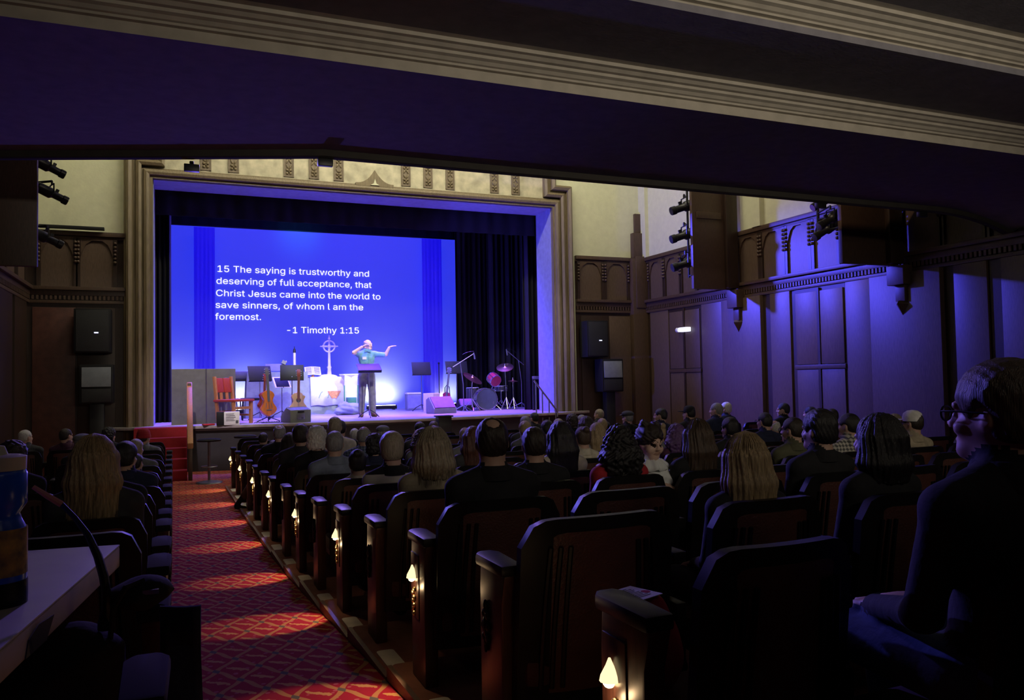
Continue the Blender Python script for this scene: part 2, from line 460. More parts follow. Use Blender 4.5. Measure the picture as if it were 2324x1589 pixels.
ZB, ZW = 3.50, 4.60      # belt course and top of the wood wainscot
wf = struct(MB().b2((XL - .2, YP, -.3), (-.53, YP + .5, ZT)).b2((8.24, YP, -.3), (XR + .2, YP + .5, ZT)).b2((-.53, YP, 5.80), (8.24, YP + .5, ZT)).build('wall_front', 'plaster'))
wr = struct(MB().b2((XR, -4.5, -.3), (XR + .2, YP + .3, ZT)).build('wall_right', 'plaster'))
wl = struct(MB().b2((XL - .2, -4.5, -.3), (XL, YP + .3, ZT)).build('wall_left', 'plaster'))
wb = struct(MB().b2((XL - .2, -4.7, -.3), (XR + .2, -4.5, ZT)).build('wall_back', 'wood_dark'))
struct(MB().b2((XL - .2, -4.7, ZT), (XR + .2, YP + .5, ZT + .2)).build('ceiling', 'ceiling_dark'))

def belt(fr, s0, s1, parent, sgn=1):
    mb = MB(); wbox(mb, fr, s0, s1, ZB + .03, ZB + .10, 0, .13); wbox(mb, fr, s0, s1, ZB - .07, ZB + .03, 0, .07)
    wbox(mb, fr, s0, s1, ZB - .22, ZB - .16, 0, .06)
    mb.build('belt_course', 'wood', parent, bevel=.01)
    mb = MB(); k = int(abs(s1 - s0) / .075)
    for i in range(k):
        s = min(s0, s1) + (i + .5) * .075; wbox(mb, fr, s - .02, s + .02, ZB - .15, ZB - .07, 0, .065)
    stuff(mb.build('dentil_row', 'wood', parent))
    mb = MB(); wbox(mb, fr, s0, s1, ZW - .02, ZW + .07, 0, .10); wbox(mb, fr, s0, s1, ZW - .07, ZW - .02, 0, .06)
    mb.build('wainscot_cap', 'wood', parent, bevel=.01)

def wain_panel(fr, s0, s1, parent, m='wood_panel'):
    """one panel of the upper wainscot with its carved arch and stiles"""
    a, b = min(s0, s1), max(s0, s1)
    mb = MB(); wbox(mb, fr, a, b, ZB + .08, ZW - .05, 0, .02); p = mb.build('wainscot_panel', m, parent)
    w = b - a; mb = MB(); n = 12
    poly = []
    for i in range(n + 1):
        t = i / n; x = a + .04 + t * (w - .08)
        e = abs(2 * t - 1)
        z = ZW - .10 - .30 * max(0, (e - .45) / .55) ** 1.6 - (.03 if abs(e - .45) < .08 else 0)
        poly.append((x, z))
    for i in range(n):
        (xa, za), (xb, zb) = poly[i], poly[i + 1]
        mb.add([fr(xa, za, .02), fr(xb, zb, .02), fr(xb, ZW - .06, .02), fr(xa, ZW - .06, .02),
                fr(xa, za, .055), fr(xb, zb, .055), fr(xb, ZW - .06, .055), fr(xa, ZW - .06, .055)],
               [(0, 3, 2, 1), (4, 5, 6, 7), (0, 1, 5, 4), (2, 3, 7, 6), (0, 4, 7, 3), (1, 2, 6, 5)])
    mb.build('carved_arch', 'wood', p)
    mb = MB()
    for s in (a, b): wbox(mb, fr, s - .035, s + .035, ZB + .08, ZW - .05, 0, .06)
    mb.build('stile', 'wood_dark', p)
    mb = MB()
    for s in (a, b):
        for k in range(6): mb.ell(fr(s, ZW - .14 - k * .075, .07), .032, 8, 5)
    stuff(mb.build('carved_beads', 'wood', p))

FR, RT, LF = frame('front'), frame('right'), frame('left')
ry = lambda px: onX(px, 700, XR).y
fx = lambda px: onY(px, 700, YP).x
# front wall, right of the stage
mb = MB(); wbox(mb, FR, 8.85, XR, 0, ZW, 0, .015); mb.build('wainscot_back', 'wood_dark', wf)
belt(FR, 8.85, XR, wf)
for a, b in ((1312, 1367), (1373, 1425)): wain_panel(FR, fx(a), fx(b), wf)
for a, b, z0, z1, m in ((1316, 1378, 0, 3.2, 'wood_dark'), (1380, 1428, 0, 3.2, 'wood_panel')):
    mb = MB(); wbox(mb, FR, fx(a), fx(b), z0, z1, 0, .05); mb.build('lower_panel', m, wf, bevel=.008)
# front wall, left of the stage
mb = MB(); wbox(mb, FR, XL, -1.02, 0, ZW, 0, .015); mb.build('wainscot_back', 'wood_dark', wf)
belt(FR, XL, -1.02, wf)
for a, b in ((88, 172), (178, 262)): wain_panel(FR, fx(a), fx(b), wf)
for a, b, m in ((74, 172, 'seat_leather'), (176, 262, 'wood_dark')):
    mb = MB(); wbox(mb, FR, fx(a), fx(b), 0, 3.2, 0, .05); mb.build('lower_panel', m, wf, bevel=.008)
# corner pilaster with stepped finial
def pilaster(x, parent):
    mb = MB()
    mb.b2((x - .28, YP - .20, 0), (x + .28, YP, 4.65)).b2((x - .21, YP - .15, 4.65), (x + .21, YP, 5.30)).b2((x - .11, YP - .09, 5.30), (x + .11, YP, 5.80))
    mb.b2((x - .19, YP - .23, 3.4), (x + .19, YP - .18, 4.7))
    mb.build('corner_pilaster', 'wood', parent, bevel=.02)
pilaster(fx(1450), wf)
# right wall
mb = MB(); wbox(mb, RT, -4.5, YP, 0, ZW, 0, .015); mb.build('wainscot_back', 'wood_dark', wr)
belt(RT, -4.5, YP, wr)
ups = [(1478, 1511), (1514, 1549), (1552, 1586), (1683, 1731), (1736, 1788), (1793, 1847), (1854, 1912), (2055, 2146), (2150, 2248), (2254, 2330)]
for a, b in ups: wain_panel(RT, ry(a), ry(b), wr)
lows = [(1478, 1519, 'wood_panel', .04), (1595, 1645, 'wood_panel', .05), (1645, 1734, 'wood_panel', .10), (1752, 1797, 'wood_panel', .05),
        (1924, 1985, 'wood_panel', .05), (1985, 2146, 'wood_panel', .11), (2172, 2248, 'wood_panel', .05), (2280, 2420, 'wood_panel', .05)]
for a, b, m, o in lows:
    mb = MB(); wbox(mb, RT, ry(a), ry(b), 0, ZB - .22, 0, o); mb.build('lower_panel', m, wr, bevel=.008)
def panelled_door(px0, px1, name):
    y0, y1 = ry(px0), ry(px1); d = struct(MB().b2((XR - .03, min(y0, y1), 0), (XR, max(y0, y1), ZB - .22)).build(name, 'wood_dark'))
    ym = (y0 + y1) / 2; w = abs(y1 - y0) / 2 - .07
    for c in (y0 + (ym - y0) / 2, ym + (y1 - ym) / 2):
        for z0, z1 in ((.15, 1.76), (1.86, ZB - .30)):
            MB().b2((XR - .055, c - w / 2, z0), (XR - .028, c + w / 2, z1)).build('panel', 'wood_panel', d, bevel=.008)
    MB().b2((XR - .075, min(y0, y1), 1.77), (XR - .03, max(y0, y1), 1.85)).build('rail', 'wood', d, bevel=.008)
    MB().b2((XR - .07, ym - .03, .1), (XR - .03, ym + .03, ZB - .24)).build('mullion', 'wood_dark', d)
panelled_door(1521, 1593, 'door_1')
panelled_door(1807, 1922, 'door_2')
# corbels below the belt
for px, zc in ((1684, 3.455), (2060, 3.390)):
    y = ry(px); mb = MB()
    mb.b2((XR - .26, y - .16, ZB - .42), (XR, y + .16, zc)).b2((XR - .16, y - .09, ZB - .68), (XR, y + .09, ZB - .42))
    mb.lathe([(.001, -.20), (.13, 0), (.10, .05)], (XR - .1, y, ZB - .72), 4)
    mb.build('corbel', 'wood', wr, bevel=.01)
# plaster pilaster strips above the wainscot
for px0, px1 in ((1722, 1741),):
    mb = MB(); wbox(mb, RT, ry(px0), ry(px1), ZW + .07, ZT, 0, .12); mb.build('plaster_pilaster', 'plaster', wr)
mb = MB(); mb.b2((XR - .10, YP - .30, ZW + .07), (XR, YP, ZT)).build('plaster_pilaster', 'plaster', wr)
# left wall
mb = MB(); wbox(mb, LF, -4.5, YP, 0, ZW, 0, .015); mb.build('wainscot_back', 'wood_dark', wl)
belt(LF, 6.0, YP, wl)
for k in range(8): wain_panel(LF, YP - .3 - k * .95, YP - 1.2 - k * .95, wl)
for k in range(6):
    mb = MB(); wbox(mb, LF, YP - .3 - k * 1.3, YP - 1.4 - k * 1.3, 0, ZB - .22, 0, .05); mb.build('lower_panel', 'wood_dark', wl)

# ------------------------------------------------------------------ proscenium
def sweep(prof, path, name, m, parent):
    """profile [(out, proud)] swept along a polyline in the XZ plane of the front wall; out is to the left of travel"""
    mb = MB(); rows = []
    for i, p in enumerate(path):
        p = Vector((p[0], p[1])); d0 = d1 = None
        if i > 0: d0 = (p - Vector(path[i - 1])).normalized()
        if i < len(path) - 1: d1 = (Vector(path[i + 1]) - p).normalized()
        d0 = d0 or d1; d1 = d1 or d0
        n0, n1 = Vector((-d0.y, d0.x)), Vector((-d1.y, d1.x)); n = (n0 + n1).normalized(); n = n / max(.2, n.dot(n0))
        rows.append([(p.x + n.x * o, YP - q, p.y + n.y * o) for o, q in prof])
    mb.sheet(rows); return mb.build(name, m, parent, sharp=30)
jamb = [(0, -.02), (0, .10), (.05, .10), (.06, .15), (.11, .17), (.16, .15), (.17, .10), (.20, .10), (.21, .17), (.26, .20), (.31, .17), (.32, .12), (.36, .12), (.38, .22), (.44, .25), (.48, .22), (.50, .08), (.53, .06), (.53, 0)]
head = [(0, -.02), (0, .10), (.04, .10), (.05, .15), (.09, .17), (.13, .15), (.14, .10), (.17, .12), (.21, .14), (.24, .06), (.25, 0)]
XO0, XO1, ZO = -.53, 8.24, 5.80
ZE = 6.02
jin = [q for q in jamb if q[0] <= .20]
jout = [(0, .0), (0, .17), (.05, .20), (.10, .17), (.11, .12), (.15, .12), (.17, .22), (.23, .25), (.27, .22), (.29, .08), (.32, .06), (.32, 0)]
pros = struct(sweep(jin, [(XO0, 0.4), (XO0, ZO), (XO1, ZO), (XO1, 0.4)], 'trim_1', 'gilt_wood', None))
sweep(jout, [(XO0 - .20, .4), (XO0 - .20, ZO + .24), (XO0 + .22, ZO + .24), (XO0 + .22, ZT)], 'outer_moulding', 'gilt_wood', pros)
sweep(jout, [(XO1 - .22, ZT), (XO1 - .22, ZO + .24), (XO1 + .20, ZO + .24), (XO1 + .20, .4)], 'outer_moulding', 'gilt_wood', pros)
MB().b2((XO0 + .1, YP - .03, ZO + .18), (XO1 - .1, YP, 8.2)).build('frieze_panel', 'plaster_frieze', pros)
for px in (467, 530, 655, 712, 768, 920, 970, 1020, 1120, 1168):
    p = onY(px, 400, YP); mb = MB(); x = p.x
    mb.b2((x - .10, YP - .045, ZO + .25), (x + .10, YP - .03, 8.0))
    mb.b2((x - .105, YP - .06, ZO + .25), (x - .085, YP - .03, 8.0)).b2((x + .085, YP - .06, ZO + .25), (x + .105, YP - .03, 8.0))
    st = mb.build('carved_strip', 'carving', pros)
    mb = MB(); z = ZO + .36; j = 0
    while z < 7.2:
        if j % 3 == 0:
            for sx in (-1, 1):
                for sz in (-1, 1): mb.ell((x + sx * .035, YP - .055, z + sz * .035), (.03, .018, .03), 8, 5)
            mb.ell((x, YP - .06, z), (.02, .02, .02), 8, 5)
        else:
            for sx in (-1, 1): mb.ell((x + sx * .032, YP - .055, z), (.02, .015, .055), 8, 5, RY(sx * (.5 if j % 3 == 1 else -.5)))
        z += .11; j += 1
    stuff(mb.build('leaf_carving', 'gilt_wood', st))
# ogee peak on the head moulding
px_ = onY(848, 420, YP); mb = MB(); poly = []
N_ = 16
for i in range(N_ + 1):
    t = -1 + 2 * i / N_; poly.append((t * .42, .06 + .30 * (1 - abs(t)) ** 2.4))
mb.prism(poly + [(.42, 0), (-.42, 0)], (px_.x, YP - .03, ZO + .17), (1, 0, 0), (0, 0, 1), (0, -1, 0), .10)
og = mb.build('ogee_peak', 'gilt_wood', pros)
MB().prism([(-.10, .02), (.10, .02), (.03, .06), (0, .16), (-.03, .06)], (px_.x, YP - .13, ZO + .17), (1, 0, 0), (0, 0, 1), (0, -1, 0), .02).build('ogee_infill', 'plaster', og)
# reveal behind the opening
RD = .85
mb = MB(); mb.b2((XO1, YP + .5, ZS), (XO1 + .1, YP + RD, ZO)).b2((XO0 - .1, YP + .5, ZS), (XO0, YP + RD, ZO)).b2((XO0 - .1, YP + .5, ZO), (XO1 + .1, YP + RD, ZO + .1))
mb.build('reveal_lining', 'reveal', pros)
mb = MB(); mb.b2((XO1 - .012, YP, ZS), (XO1 - .001, YP + RD, ZO)).b2((XO0 + .001, YP, ZS), (XO0 + .012, YP + RD, ZO)).b2((XO0, YP, ZO - .012), (XO1, YP + RD, ZO - .001))
mb.build('reveal_face', 'reveal', pros)

# ------------------------------------------------------------------ stage shell
mb = MB(); n = 16; edge = []
for i in range(n + 1):
    t = -1 + 2 * i / n; edge.append((3.86 + t * 4.85, 16.15 + .75 * t * t))
poly = edge + [(9.6, YP + .2), (9.6, 24.4), (-2.0, 24.4), (-2.0, YP + .2)]
mb.prism(poly, (0, 0, ZS - .06), (1, 0, 0), (0, 1, 0), (0, 0, 1), .06)
stg = struct(mb.build('floor_stage', 'stage_floor', bevel=.012))
mb = MB()
ins = [(x, y + .08) for x, y in edge]
for (xa, ya), (xb, yb) in zip(ins, ins[1:]):
    mb.add([(xa, ya, -.2), (xb, yb, -.2), (xb, yb, ZS - .05), (xa, ya, ZS - .05)], [(0, 1, 2, 3)])
mb.build('stage_front', 'stage_face', stg)
MB().prism([(x, y + .02) for x, y in edge] + [(x, y + .06) for x, y in edge[::-1]], (0, 0, ZS - .10), (1, 0, 0), (0, 1, 0), (0, 0, 1), .045).build('stage_lip', 'wood_dark', stg)
sb = struct(MB().b2((-2.0, 24.2, 0), (9.6, 24.4, 8.6)).b2((-2.2, YP + .5, 0), (-2.0, 24.4, 8.6)).b2((9.6, YP + .5, 0), (9.8, 24.4, 8.6)).b2((-2.2, YP + .5, 8.4), (9.8, 24.4, 8.6)).build('wall_stage', 'black_paint'))

def curtain(name, x0, x1, y, z0, z1, folds, amp, m, label, group=None, seed=0, y1=None):
    r = random.Random(seed); n = folds * 8; rows = []
    ph = [r.uniform(-.5, .5) for _ in range(folds + 2)]
    y1 = y if y1 is None else y1
    for i in range(n + 1):
        t = i / n; x = x0 + (x1 - x0) * t; yb = y + (y1 - y) * t
        w = math.sin(2 * PI * folds * t + ph[int(t * folds)] * .8) * amp + math.sin(2 * PI * folds * .37 * t + seed) * amp * .6
        rows.append([(x, yb + w * (1 if z < z1 - .01 else .6), z) for z in np.linspace(z0, z1, 6)])
    mb = MB(); mb.sheet(rows); o = mb.build(name, m, sharp=80)
    sol = o.modifiers.new('thickness', 'SOLIDIFY'); sol.thickness = .012
    return tag(o, label, 'curtain', group)
xx = lambda px, Y: onY(px, 900, Y).x
curtain('stage_leg_curtain', xx(1038, 21.6), xx(1140, 21.6), 21.6, ZS, 8.2, 9, .06, 'black_velvet', 'black velvet stage leg curtain beside the glowing screen', seed=1)
curtain('stage_leg_curtain', xx(1112, 20.8), xx(1215, 20.8), 20.8, ZS, 8.2, 9, .07, 'black_velvet', 'black velvet stage leg curtain behind the drum kit', seed=2)
curtain('stage_leg_curtain', xx(1190, 18.8), xx(1290, 18.8), 18.8, ZS, 8.2, 8, .07, 'black_velvet', 'black velvet stage leg curtain next to the hanging fly ropes', seed=3)
curtain('stage_leg_curtain', xx(318, 18.7), xx(388, 18.7), 18.7, ZS, 8.2, 6, .07, 'black_velvet', 'dark green-black stage leg curtain opposite the drum side', seed=4)
curtain('border_curtain', -.6, 8.3, 18.25, 5.30, 8.3, 22, .02, 'black_cloth', 'black border curtain hanging across the top of the stage', seed=5)
curtain('border_curtain', -1.6, 9.4, 22.9, 5.0, 8.3, 26, .03, 'black_cloth', 'rear black border curtain above the projection screen', seed=6)

# ------------------------------------------------------------------ projection cloth, banners and projected verse
tl, tr, br = onY(388, 512, YC), onY(1036, 543.5, YC), onY(1041, 902, YC)
zt = (tl.z + tr.z) / 2
scr = thing('projection_screen', 'tall glowing blue projection cloth showing a Bible verse', 'screen', ((tl.x + tr.x) / 2, YC, ZS))
w = tr.x - tl.x; h = zt - ZS
mb = MB(); mb.b2((-w / 2, 0, .0), (w / 2, .02, h)); mb.build('cloth', 'cyc', scr)
mb = MB(); mb.tube([(-w / 2 - .05, .04, h + .02), (w / 2 + .05, .04, h + .02)], .025); mb.build('batten', 'black_metal', scr)
lines = [("15 The saying is trustworthy and", 491, 616, 835, 629), ("deserving of full acceptance, that", 490, 643, 842, 655), ("Christ Jesus came into the world to", 489, 671, 862, 681),
         ("save sinners, of whom l am the", 488, 697, 823, 706), ("foremost.", 488, 724, 592, 728), ("-1 Timothy 1:15", 648, 756, 811, 757)]
import os
FONT = None
try: FONT = bpy.data.fonts.load(os.path.join(bpy.utils.system_resource('DATAFILES'), 'fonts', 'Inter.woff2'))
except Exception: FONT = None
for s, xa, ya, xb, yb in lines:
    a, b = onY(xa, ya, YC), onY(xb, yb, YC)
    cu = bpy.data.curves.new('verse_line', 'FONT'); cu.body = s; cu.size = .30; cu.extrude = .002; cu.offset = 0
    if FONT: cu.font = FONT
    cu.materials.append(M_['text_light'])
    tmp = bpy.data.objects.new('verse_tmp', cu); COL.objects.link(tmp); bpy.context.view_layer.update()
    me = bpy.data.meshes.new_from_object(tmp.evaluated_get(bpy.context.evaluated_depsgraph_get()))
    bpy.data.objects.remove(tmp)
    o = stuff(obj('verse_line', me, scr))
    bw = max(v.co.x for v in me.vertices) - min(v.co.x for v in me.vertices)
    sx = (b.x - a.x) / bw; sz_ = .30 / .30
    o.scale = (sx, 1.11, 1)
    o.rotation_euler = (PI / 2, 0, 0)
    zl = (a.z + b.z) / 2
    o.location = (a.x - scr.location.x, -.012, zl - ZS)
    o['label'] = 'white projected verse text'
def banner(px0, px1, Y, label, folds, seed):
    x0, x1 = xx(px0, Y), xx(px1, Y)
    zt_ = onY((px0 + px1) / 2, 516 if px0 < 600 else 543, Y).z
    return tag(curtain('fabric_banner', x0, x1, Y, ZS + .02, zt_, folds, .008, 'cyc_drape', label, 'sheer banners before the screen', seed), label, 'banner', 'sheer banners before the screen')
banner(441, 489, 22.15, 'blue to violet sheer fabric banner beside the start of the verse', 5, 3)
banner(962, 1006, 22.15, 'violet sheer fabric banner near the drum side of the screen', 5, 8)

# ------------------------------------------------------------------ balcony overhead
ZSOF = 3.88
fe = [(XL, 8.95, 0), (-1.54, 8.5, 0), (-.2, 8.02, 0), (1.24, 7.5, 0), (5, 7.5, 0), (9.0, 7.5, 0), (9.35, 7.5, .0), (9.7, 7.5, .02), (10.0, 7.5, .055), (10.3, 7.5, .11), (10.55, 7.5, .18), (XR, 7.5, .26)]
mb = MB(); rows = []
for x, y, dz in fe:
    rows.append([(x, 5.4 + (y - 5.4) * t, ZSOF - dz * (.3 + .7 * t)) for t in np.linspace(0, 1, 7)])
mb.sheet(rows)
bal = struct(mb.build('ceiling_balcony', 'soffit'))
mb = MB(); rows = []
for x, y, dz in fe:
    rows.append([(x, y, ZSOF - dz), (x, y, ZSOF - .06 - dz), (x, y + .03, ZSOF - .07 - dz), (x, y + .08, ZSOF - .07 - dz), (x, y + .08, ZSOF + .9), (x, y, ZSOF + .9)])
mb.sheet(rows); mb.build('balcony_lip', 'ceiling_dark', bal)
MB().b2((XL, 5.4, ZSOF + .5), (XR, 8.9, ZSOF + .6)).build('balcony_deck', 'ceiling_dark', bal)
def cornice(y, z, name):
    pr = [(0, 0), (0, .075), (-.035, .078), (-.035, .095), (-.055, .10), (-.075, .12), (-.105, .13), (-.11, .15), (-.14, .155), (-.165, .175), (-.195, .18), (-.20, .205), (-.25, .21), (-.25, .215)]
    mb = MB(); mb.sheet([[(x, y + a, z + b) for a, b in pr] for x in (XL, 2, 6, XR)]); return mb.build(name, 'cornice', bal, sharp=20)
cornice(5.4, ZSOF, 'cornice_moulding')
MB().b2((XL, 4.30, ZSOF + .21), (XR, 5.2, ZSOF + .26)).build('ceiling_panel', 'soffit', bal)
cornice(4.32, ZSOF + .21, 'cornice_moulding')
MB().b2((XL, -4.5, ZSOF + .42), (XR, 4.1, ZSOF + .5)).build('ceiling_panel', 'soffit', bal)
for px, py in ((435, 366), (738, 362), (1862, 462), (2092, 470)):
    d = ray(px, py); Y = 8.18 if px < 500 else 7.58 if px < 1000 else 7.57
    p = CAM + d * (Y / d.y)
    mb = MB(); mb.b2((-.07, -.03, -.04), (.07, .03, .03)).b2((-.02, -.02, .02), (.02, .02, .06))
    o = mb.build('ceiling_fixture', 'black_metal', None, (p.x, p.y, ZSOF - .10), bevel=.008)
    tag(o, 'small black fixture clipped under the balcony edge', 'fixture', 'fixtures under the balcony edge')

# ------------------------------------------------------------------ lighting baffles and stage lanterns
def baffle(x0, x1, y, z0, z1, label):
    t = thing('lighting_baffle', label, 'panel', ((x0 + x1) / 2, y, z0)); w = abs(x1 - x0); h = z1 - z0
    MB().b2((-w / 2, 0, 0), (w / 2, .08, h)).build('board', 'wood', t, bevel=.01)
    s = 1 if x1 > x0 else -1
    MB().b2((s * (w / 2 - .28), -.10, .02), (s * w / 2, 0, h)).build('post', 'wood_dark', t, bevel=.01)
    for z in (h * .42,): MB().b2((-w / 2 + .1, -.035, z), (w / 2 - .35, .0, z + .14)).build('batten', 'wood', t, bevel=.008)
    return t
yb1 = onX(1681, 600, XR).y; yb2 = onX(2052, 560, XR).y
pb1, pb2 = onY(1575, 655, yb1), onY(1913, 597, yb2)
B1 = baffle(pb1.x, XR - .132, yb1, pb1.z, 6.9, 'tall brown wooden lighting baffle beside the corner pilaster')
B2 = baffle(pb2.x, XR - .132, yb2, pb2.z, 6.4, 'tall brown wooden lighting baffle close to the balcony edge')
pbl = onY(84, 605, 10.4); B3 = baffle(pbl.x, XL + .132, 10.4, pbl.z, 6.4, 'tall dark wooden lighting baffle on the table side of the hall')
def lantern(loc, aim, label, group, s=1.0):
    t = thing('stage_light', label, 'stage light', loc, 0, group)
    q = (Vector(aim) - Vector(loc)).to_track_quat('-Z', 'Y').to_matrix()
    mb = MB(); mb.lathe([(.05, .26), (.085, .22), (.09, .02), (.075, 0), (.06, -.02), (.06, -.16), (.072, -.17), (.072, -.24)], (0, 0, 0), 14, q); mb.build('barrel', 'black_metal', t)
    mb = MB(); mb.lathe([(.066, -.235), (.066, -.25)], (0, 0, 0), 14, q); mb.build('lens', 'lens', t)
    sd = Vector((q @ Vector((1, 0, 0))).xy.normalized().to_3d()) * .11
    mb = MB(); mb.tube([-sd, -sd + Vector((0, 0, .15)), sd + Vector((0, 0, .15)), sd], .012, 6).tube([(0, 0, .15), (0, 0, .21)], .018, 6); mb.build('yoke', 'black_metal', t)
    mb = MB(); mb.box(q @ Vector((0, .06, -.05)), (.03, .1, .05), q); mb.build('shutter', 'black_metal', t)
    t.scale = (s, s, s)
    return Vector((loc[0], loc[1], loc[2] + .21 * s))
def boom(B, x, y, z0, z1, tops):
    o = B.location; mb = MB(); mb.tube([(x - o.x, y - o.y, z0 - o.z), (x - o.x, y - o.y, z1 - o.z)], .025, 8)
    mb.tube([(x - o.x, y - o.y, z0 + .04 - o.z), (x - o.x, .07, z0 + .04 - o.z)], .018, 8).tube([(x - o.x, y - o.y, z1 - .2 - o.z), (x - o.x, .07, z1 - .2 - o.z)], .018, 8)
    for q in tops: mb.tube([(x - o.x, y - o.y, q.z - o.z), q - o], .014, 8)
    mb.build('lantern_boom', 'black_metal', B)
tops = []
for k, (px, py) in enumerate(((1553, 470), (1553, 534), (1556, 598))):
    p = onY(px, py, yb1 + .27); tops.append(lantern(p, (p.x - 3.2, p.y + .6, p.z - 1.1), ('upper', 'middle', 'lowest')[k] + ' black stage lantern beside the corner baffle', 'stage lanterns on the corner baffle', 1.25))
boom(B1, pb1.x + .28, yb1 + .55, pb1.z + .3, 6.8, tops)
tops = []
for k, (px, py, dy) in enumerate(((1868, 456, .30), (1885, 497, .28), (1874, 522, .62))):
    p = onY(px, py, yb2 + dy); tops.append(lantern(p, (p.x - 3.0, p.y + .6, p.z - 1.9), ('upper', 'middle', 'lowest')[k] + ' black stage lantern beside the baffle near the balcony', 'stage lanterns on the balcony side baffle', 1.0 if k else .9))
boom(B2, pb2.x + .30, yb2 + .80, pb2.z + .6, 6.3, tops)
tops = []
for k, (px, py) in enumerate(((112, 380), (118, 440), (106, 541))):
    p = onY(px, py, 10.68); tops.append(lantern(p, (p.x + 3, p.y + 1.2, p.z - 1.3), ('upper', 'middle', 'lowest')[k] + ' black stage lantern beside the dark table side baffle', 'stage lanterns on the table side baffle', .72))
boom(B3, pbl.x - .20, 10.90, pbl.z + .2, 6.3, tops)
p = onY(205, 531, 16.6); tag(MB().b2((-.55, -.05, -.03), (.55, .05, .03)).build('light_bar', 'black_metal', None, (p.x - .35, YP - .16, 4.72), bevel=.01), 'black bar lying along the wainscot cap', 'bar')

# ------------------------------------------------------------------ wall loudspeakers
def speaker(px, pyc, wpx, hpx, light_, label, Y=YP - .2):
    p = onY(px, pyc, Y); k = (Y / 1.0) / F * 1.0
    d = (Vector(p) - CAM).dot(_f); w, h = wpx * d / F * 1.03, hpx * d / F
    t = thing('loudspeaker', label, 'loudspeaker', (p.x, Y, p.z - h / 2))
    MB().b2((-w / 2, -.2, 0), (w / 2, .19, h)).build('cabinet', 'plastic_black', t, bevel=.02)
    if light_:
        MB().box((0, -.21, h * .68), (w * .86, .02, h * .5), RX(-.06)).build('horn_grille', 'speaker_light', t, bevel=.005)
        MB().b2((-w * .43, -.215, .03), (w * .43, -.195, h * .38)).build('woofer_grille', 'speaker_grille', t, bevel=.005)
    else:
        MB().b2((-w * .44, -.215, .03), (w * .44, -.195, h - .03)).build('grille', 'speaker_grille', t, bevel=.005)
    MB().b2((-.03 + w * .1, -.228, h * .44), (.04 + w * .1, -.21, h * .44 + .022)).build('badge', 'led_small', t)
    return t
speaker(1348, 770, 52, 82, False, 'black wall loudspeaker hung high on the drum side', YP - .3)
speaker(1382, 852, 52, 74, True, 'grey-topped loudspeaker standing below the drum side one', YP - .35)
speaker(212, 752, 72, 100, False, 'black wall loudspeaker hung high on the red stairs side', YP - .3)
speaker(221, 872, 66, 88, True, 'grey-topped loudspeaker standing below the stairs side one', YP - .35)
for px, lb in ((1382, 'slim black stand under the drum side loudspeaker'), (221, 'slim black stand under the stairs side loudspeaker')):
    x = onY(px, 900, YP - .35).x; z1 = onY(px, 889 if px > 1000 else 916, YP - .35).z
    tag(MB().b2((-.16, -.15, -.01), (.16, .15, .03)).b2((-.12, -.1, .02), (.12, .1, z1 - zf(16.8))).build('speaker_stand', 'black_metal', None, (x, YP - .35, zf(16.8)), bevel=.01), lb, 'stand')
# emergency light over the side door
p = onX(1553, 748, XR - .12); t = thing('emergency_light', 'small white emergency light over the dark side door', 'light', p)
MB().b2((-.06, -.16, -.05), (.10, .16, .05)).build('housing', 'led_small', t, bevel=.015)
MB().lathe([(.05, 0), (.06, .05), (.02, .08)], (-.02, .2, .0), 10, RX(-PI / 2)).build('lamp_head', 'white', t)
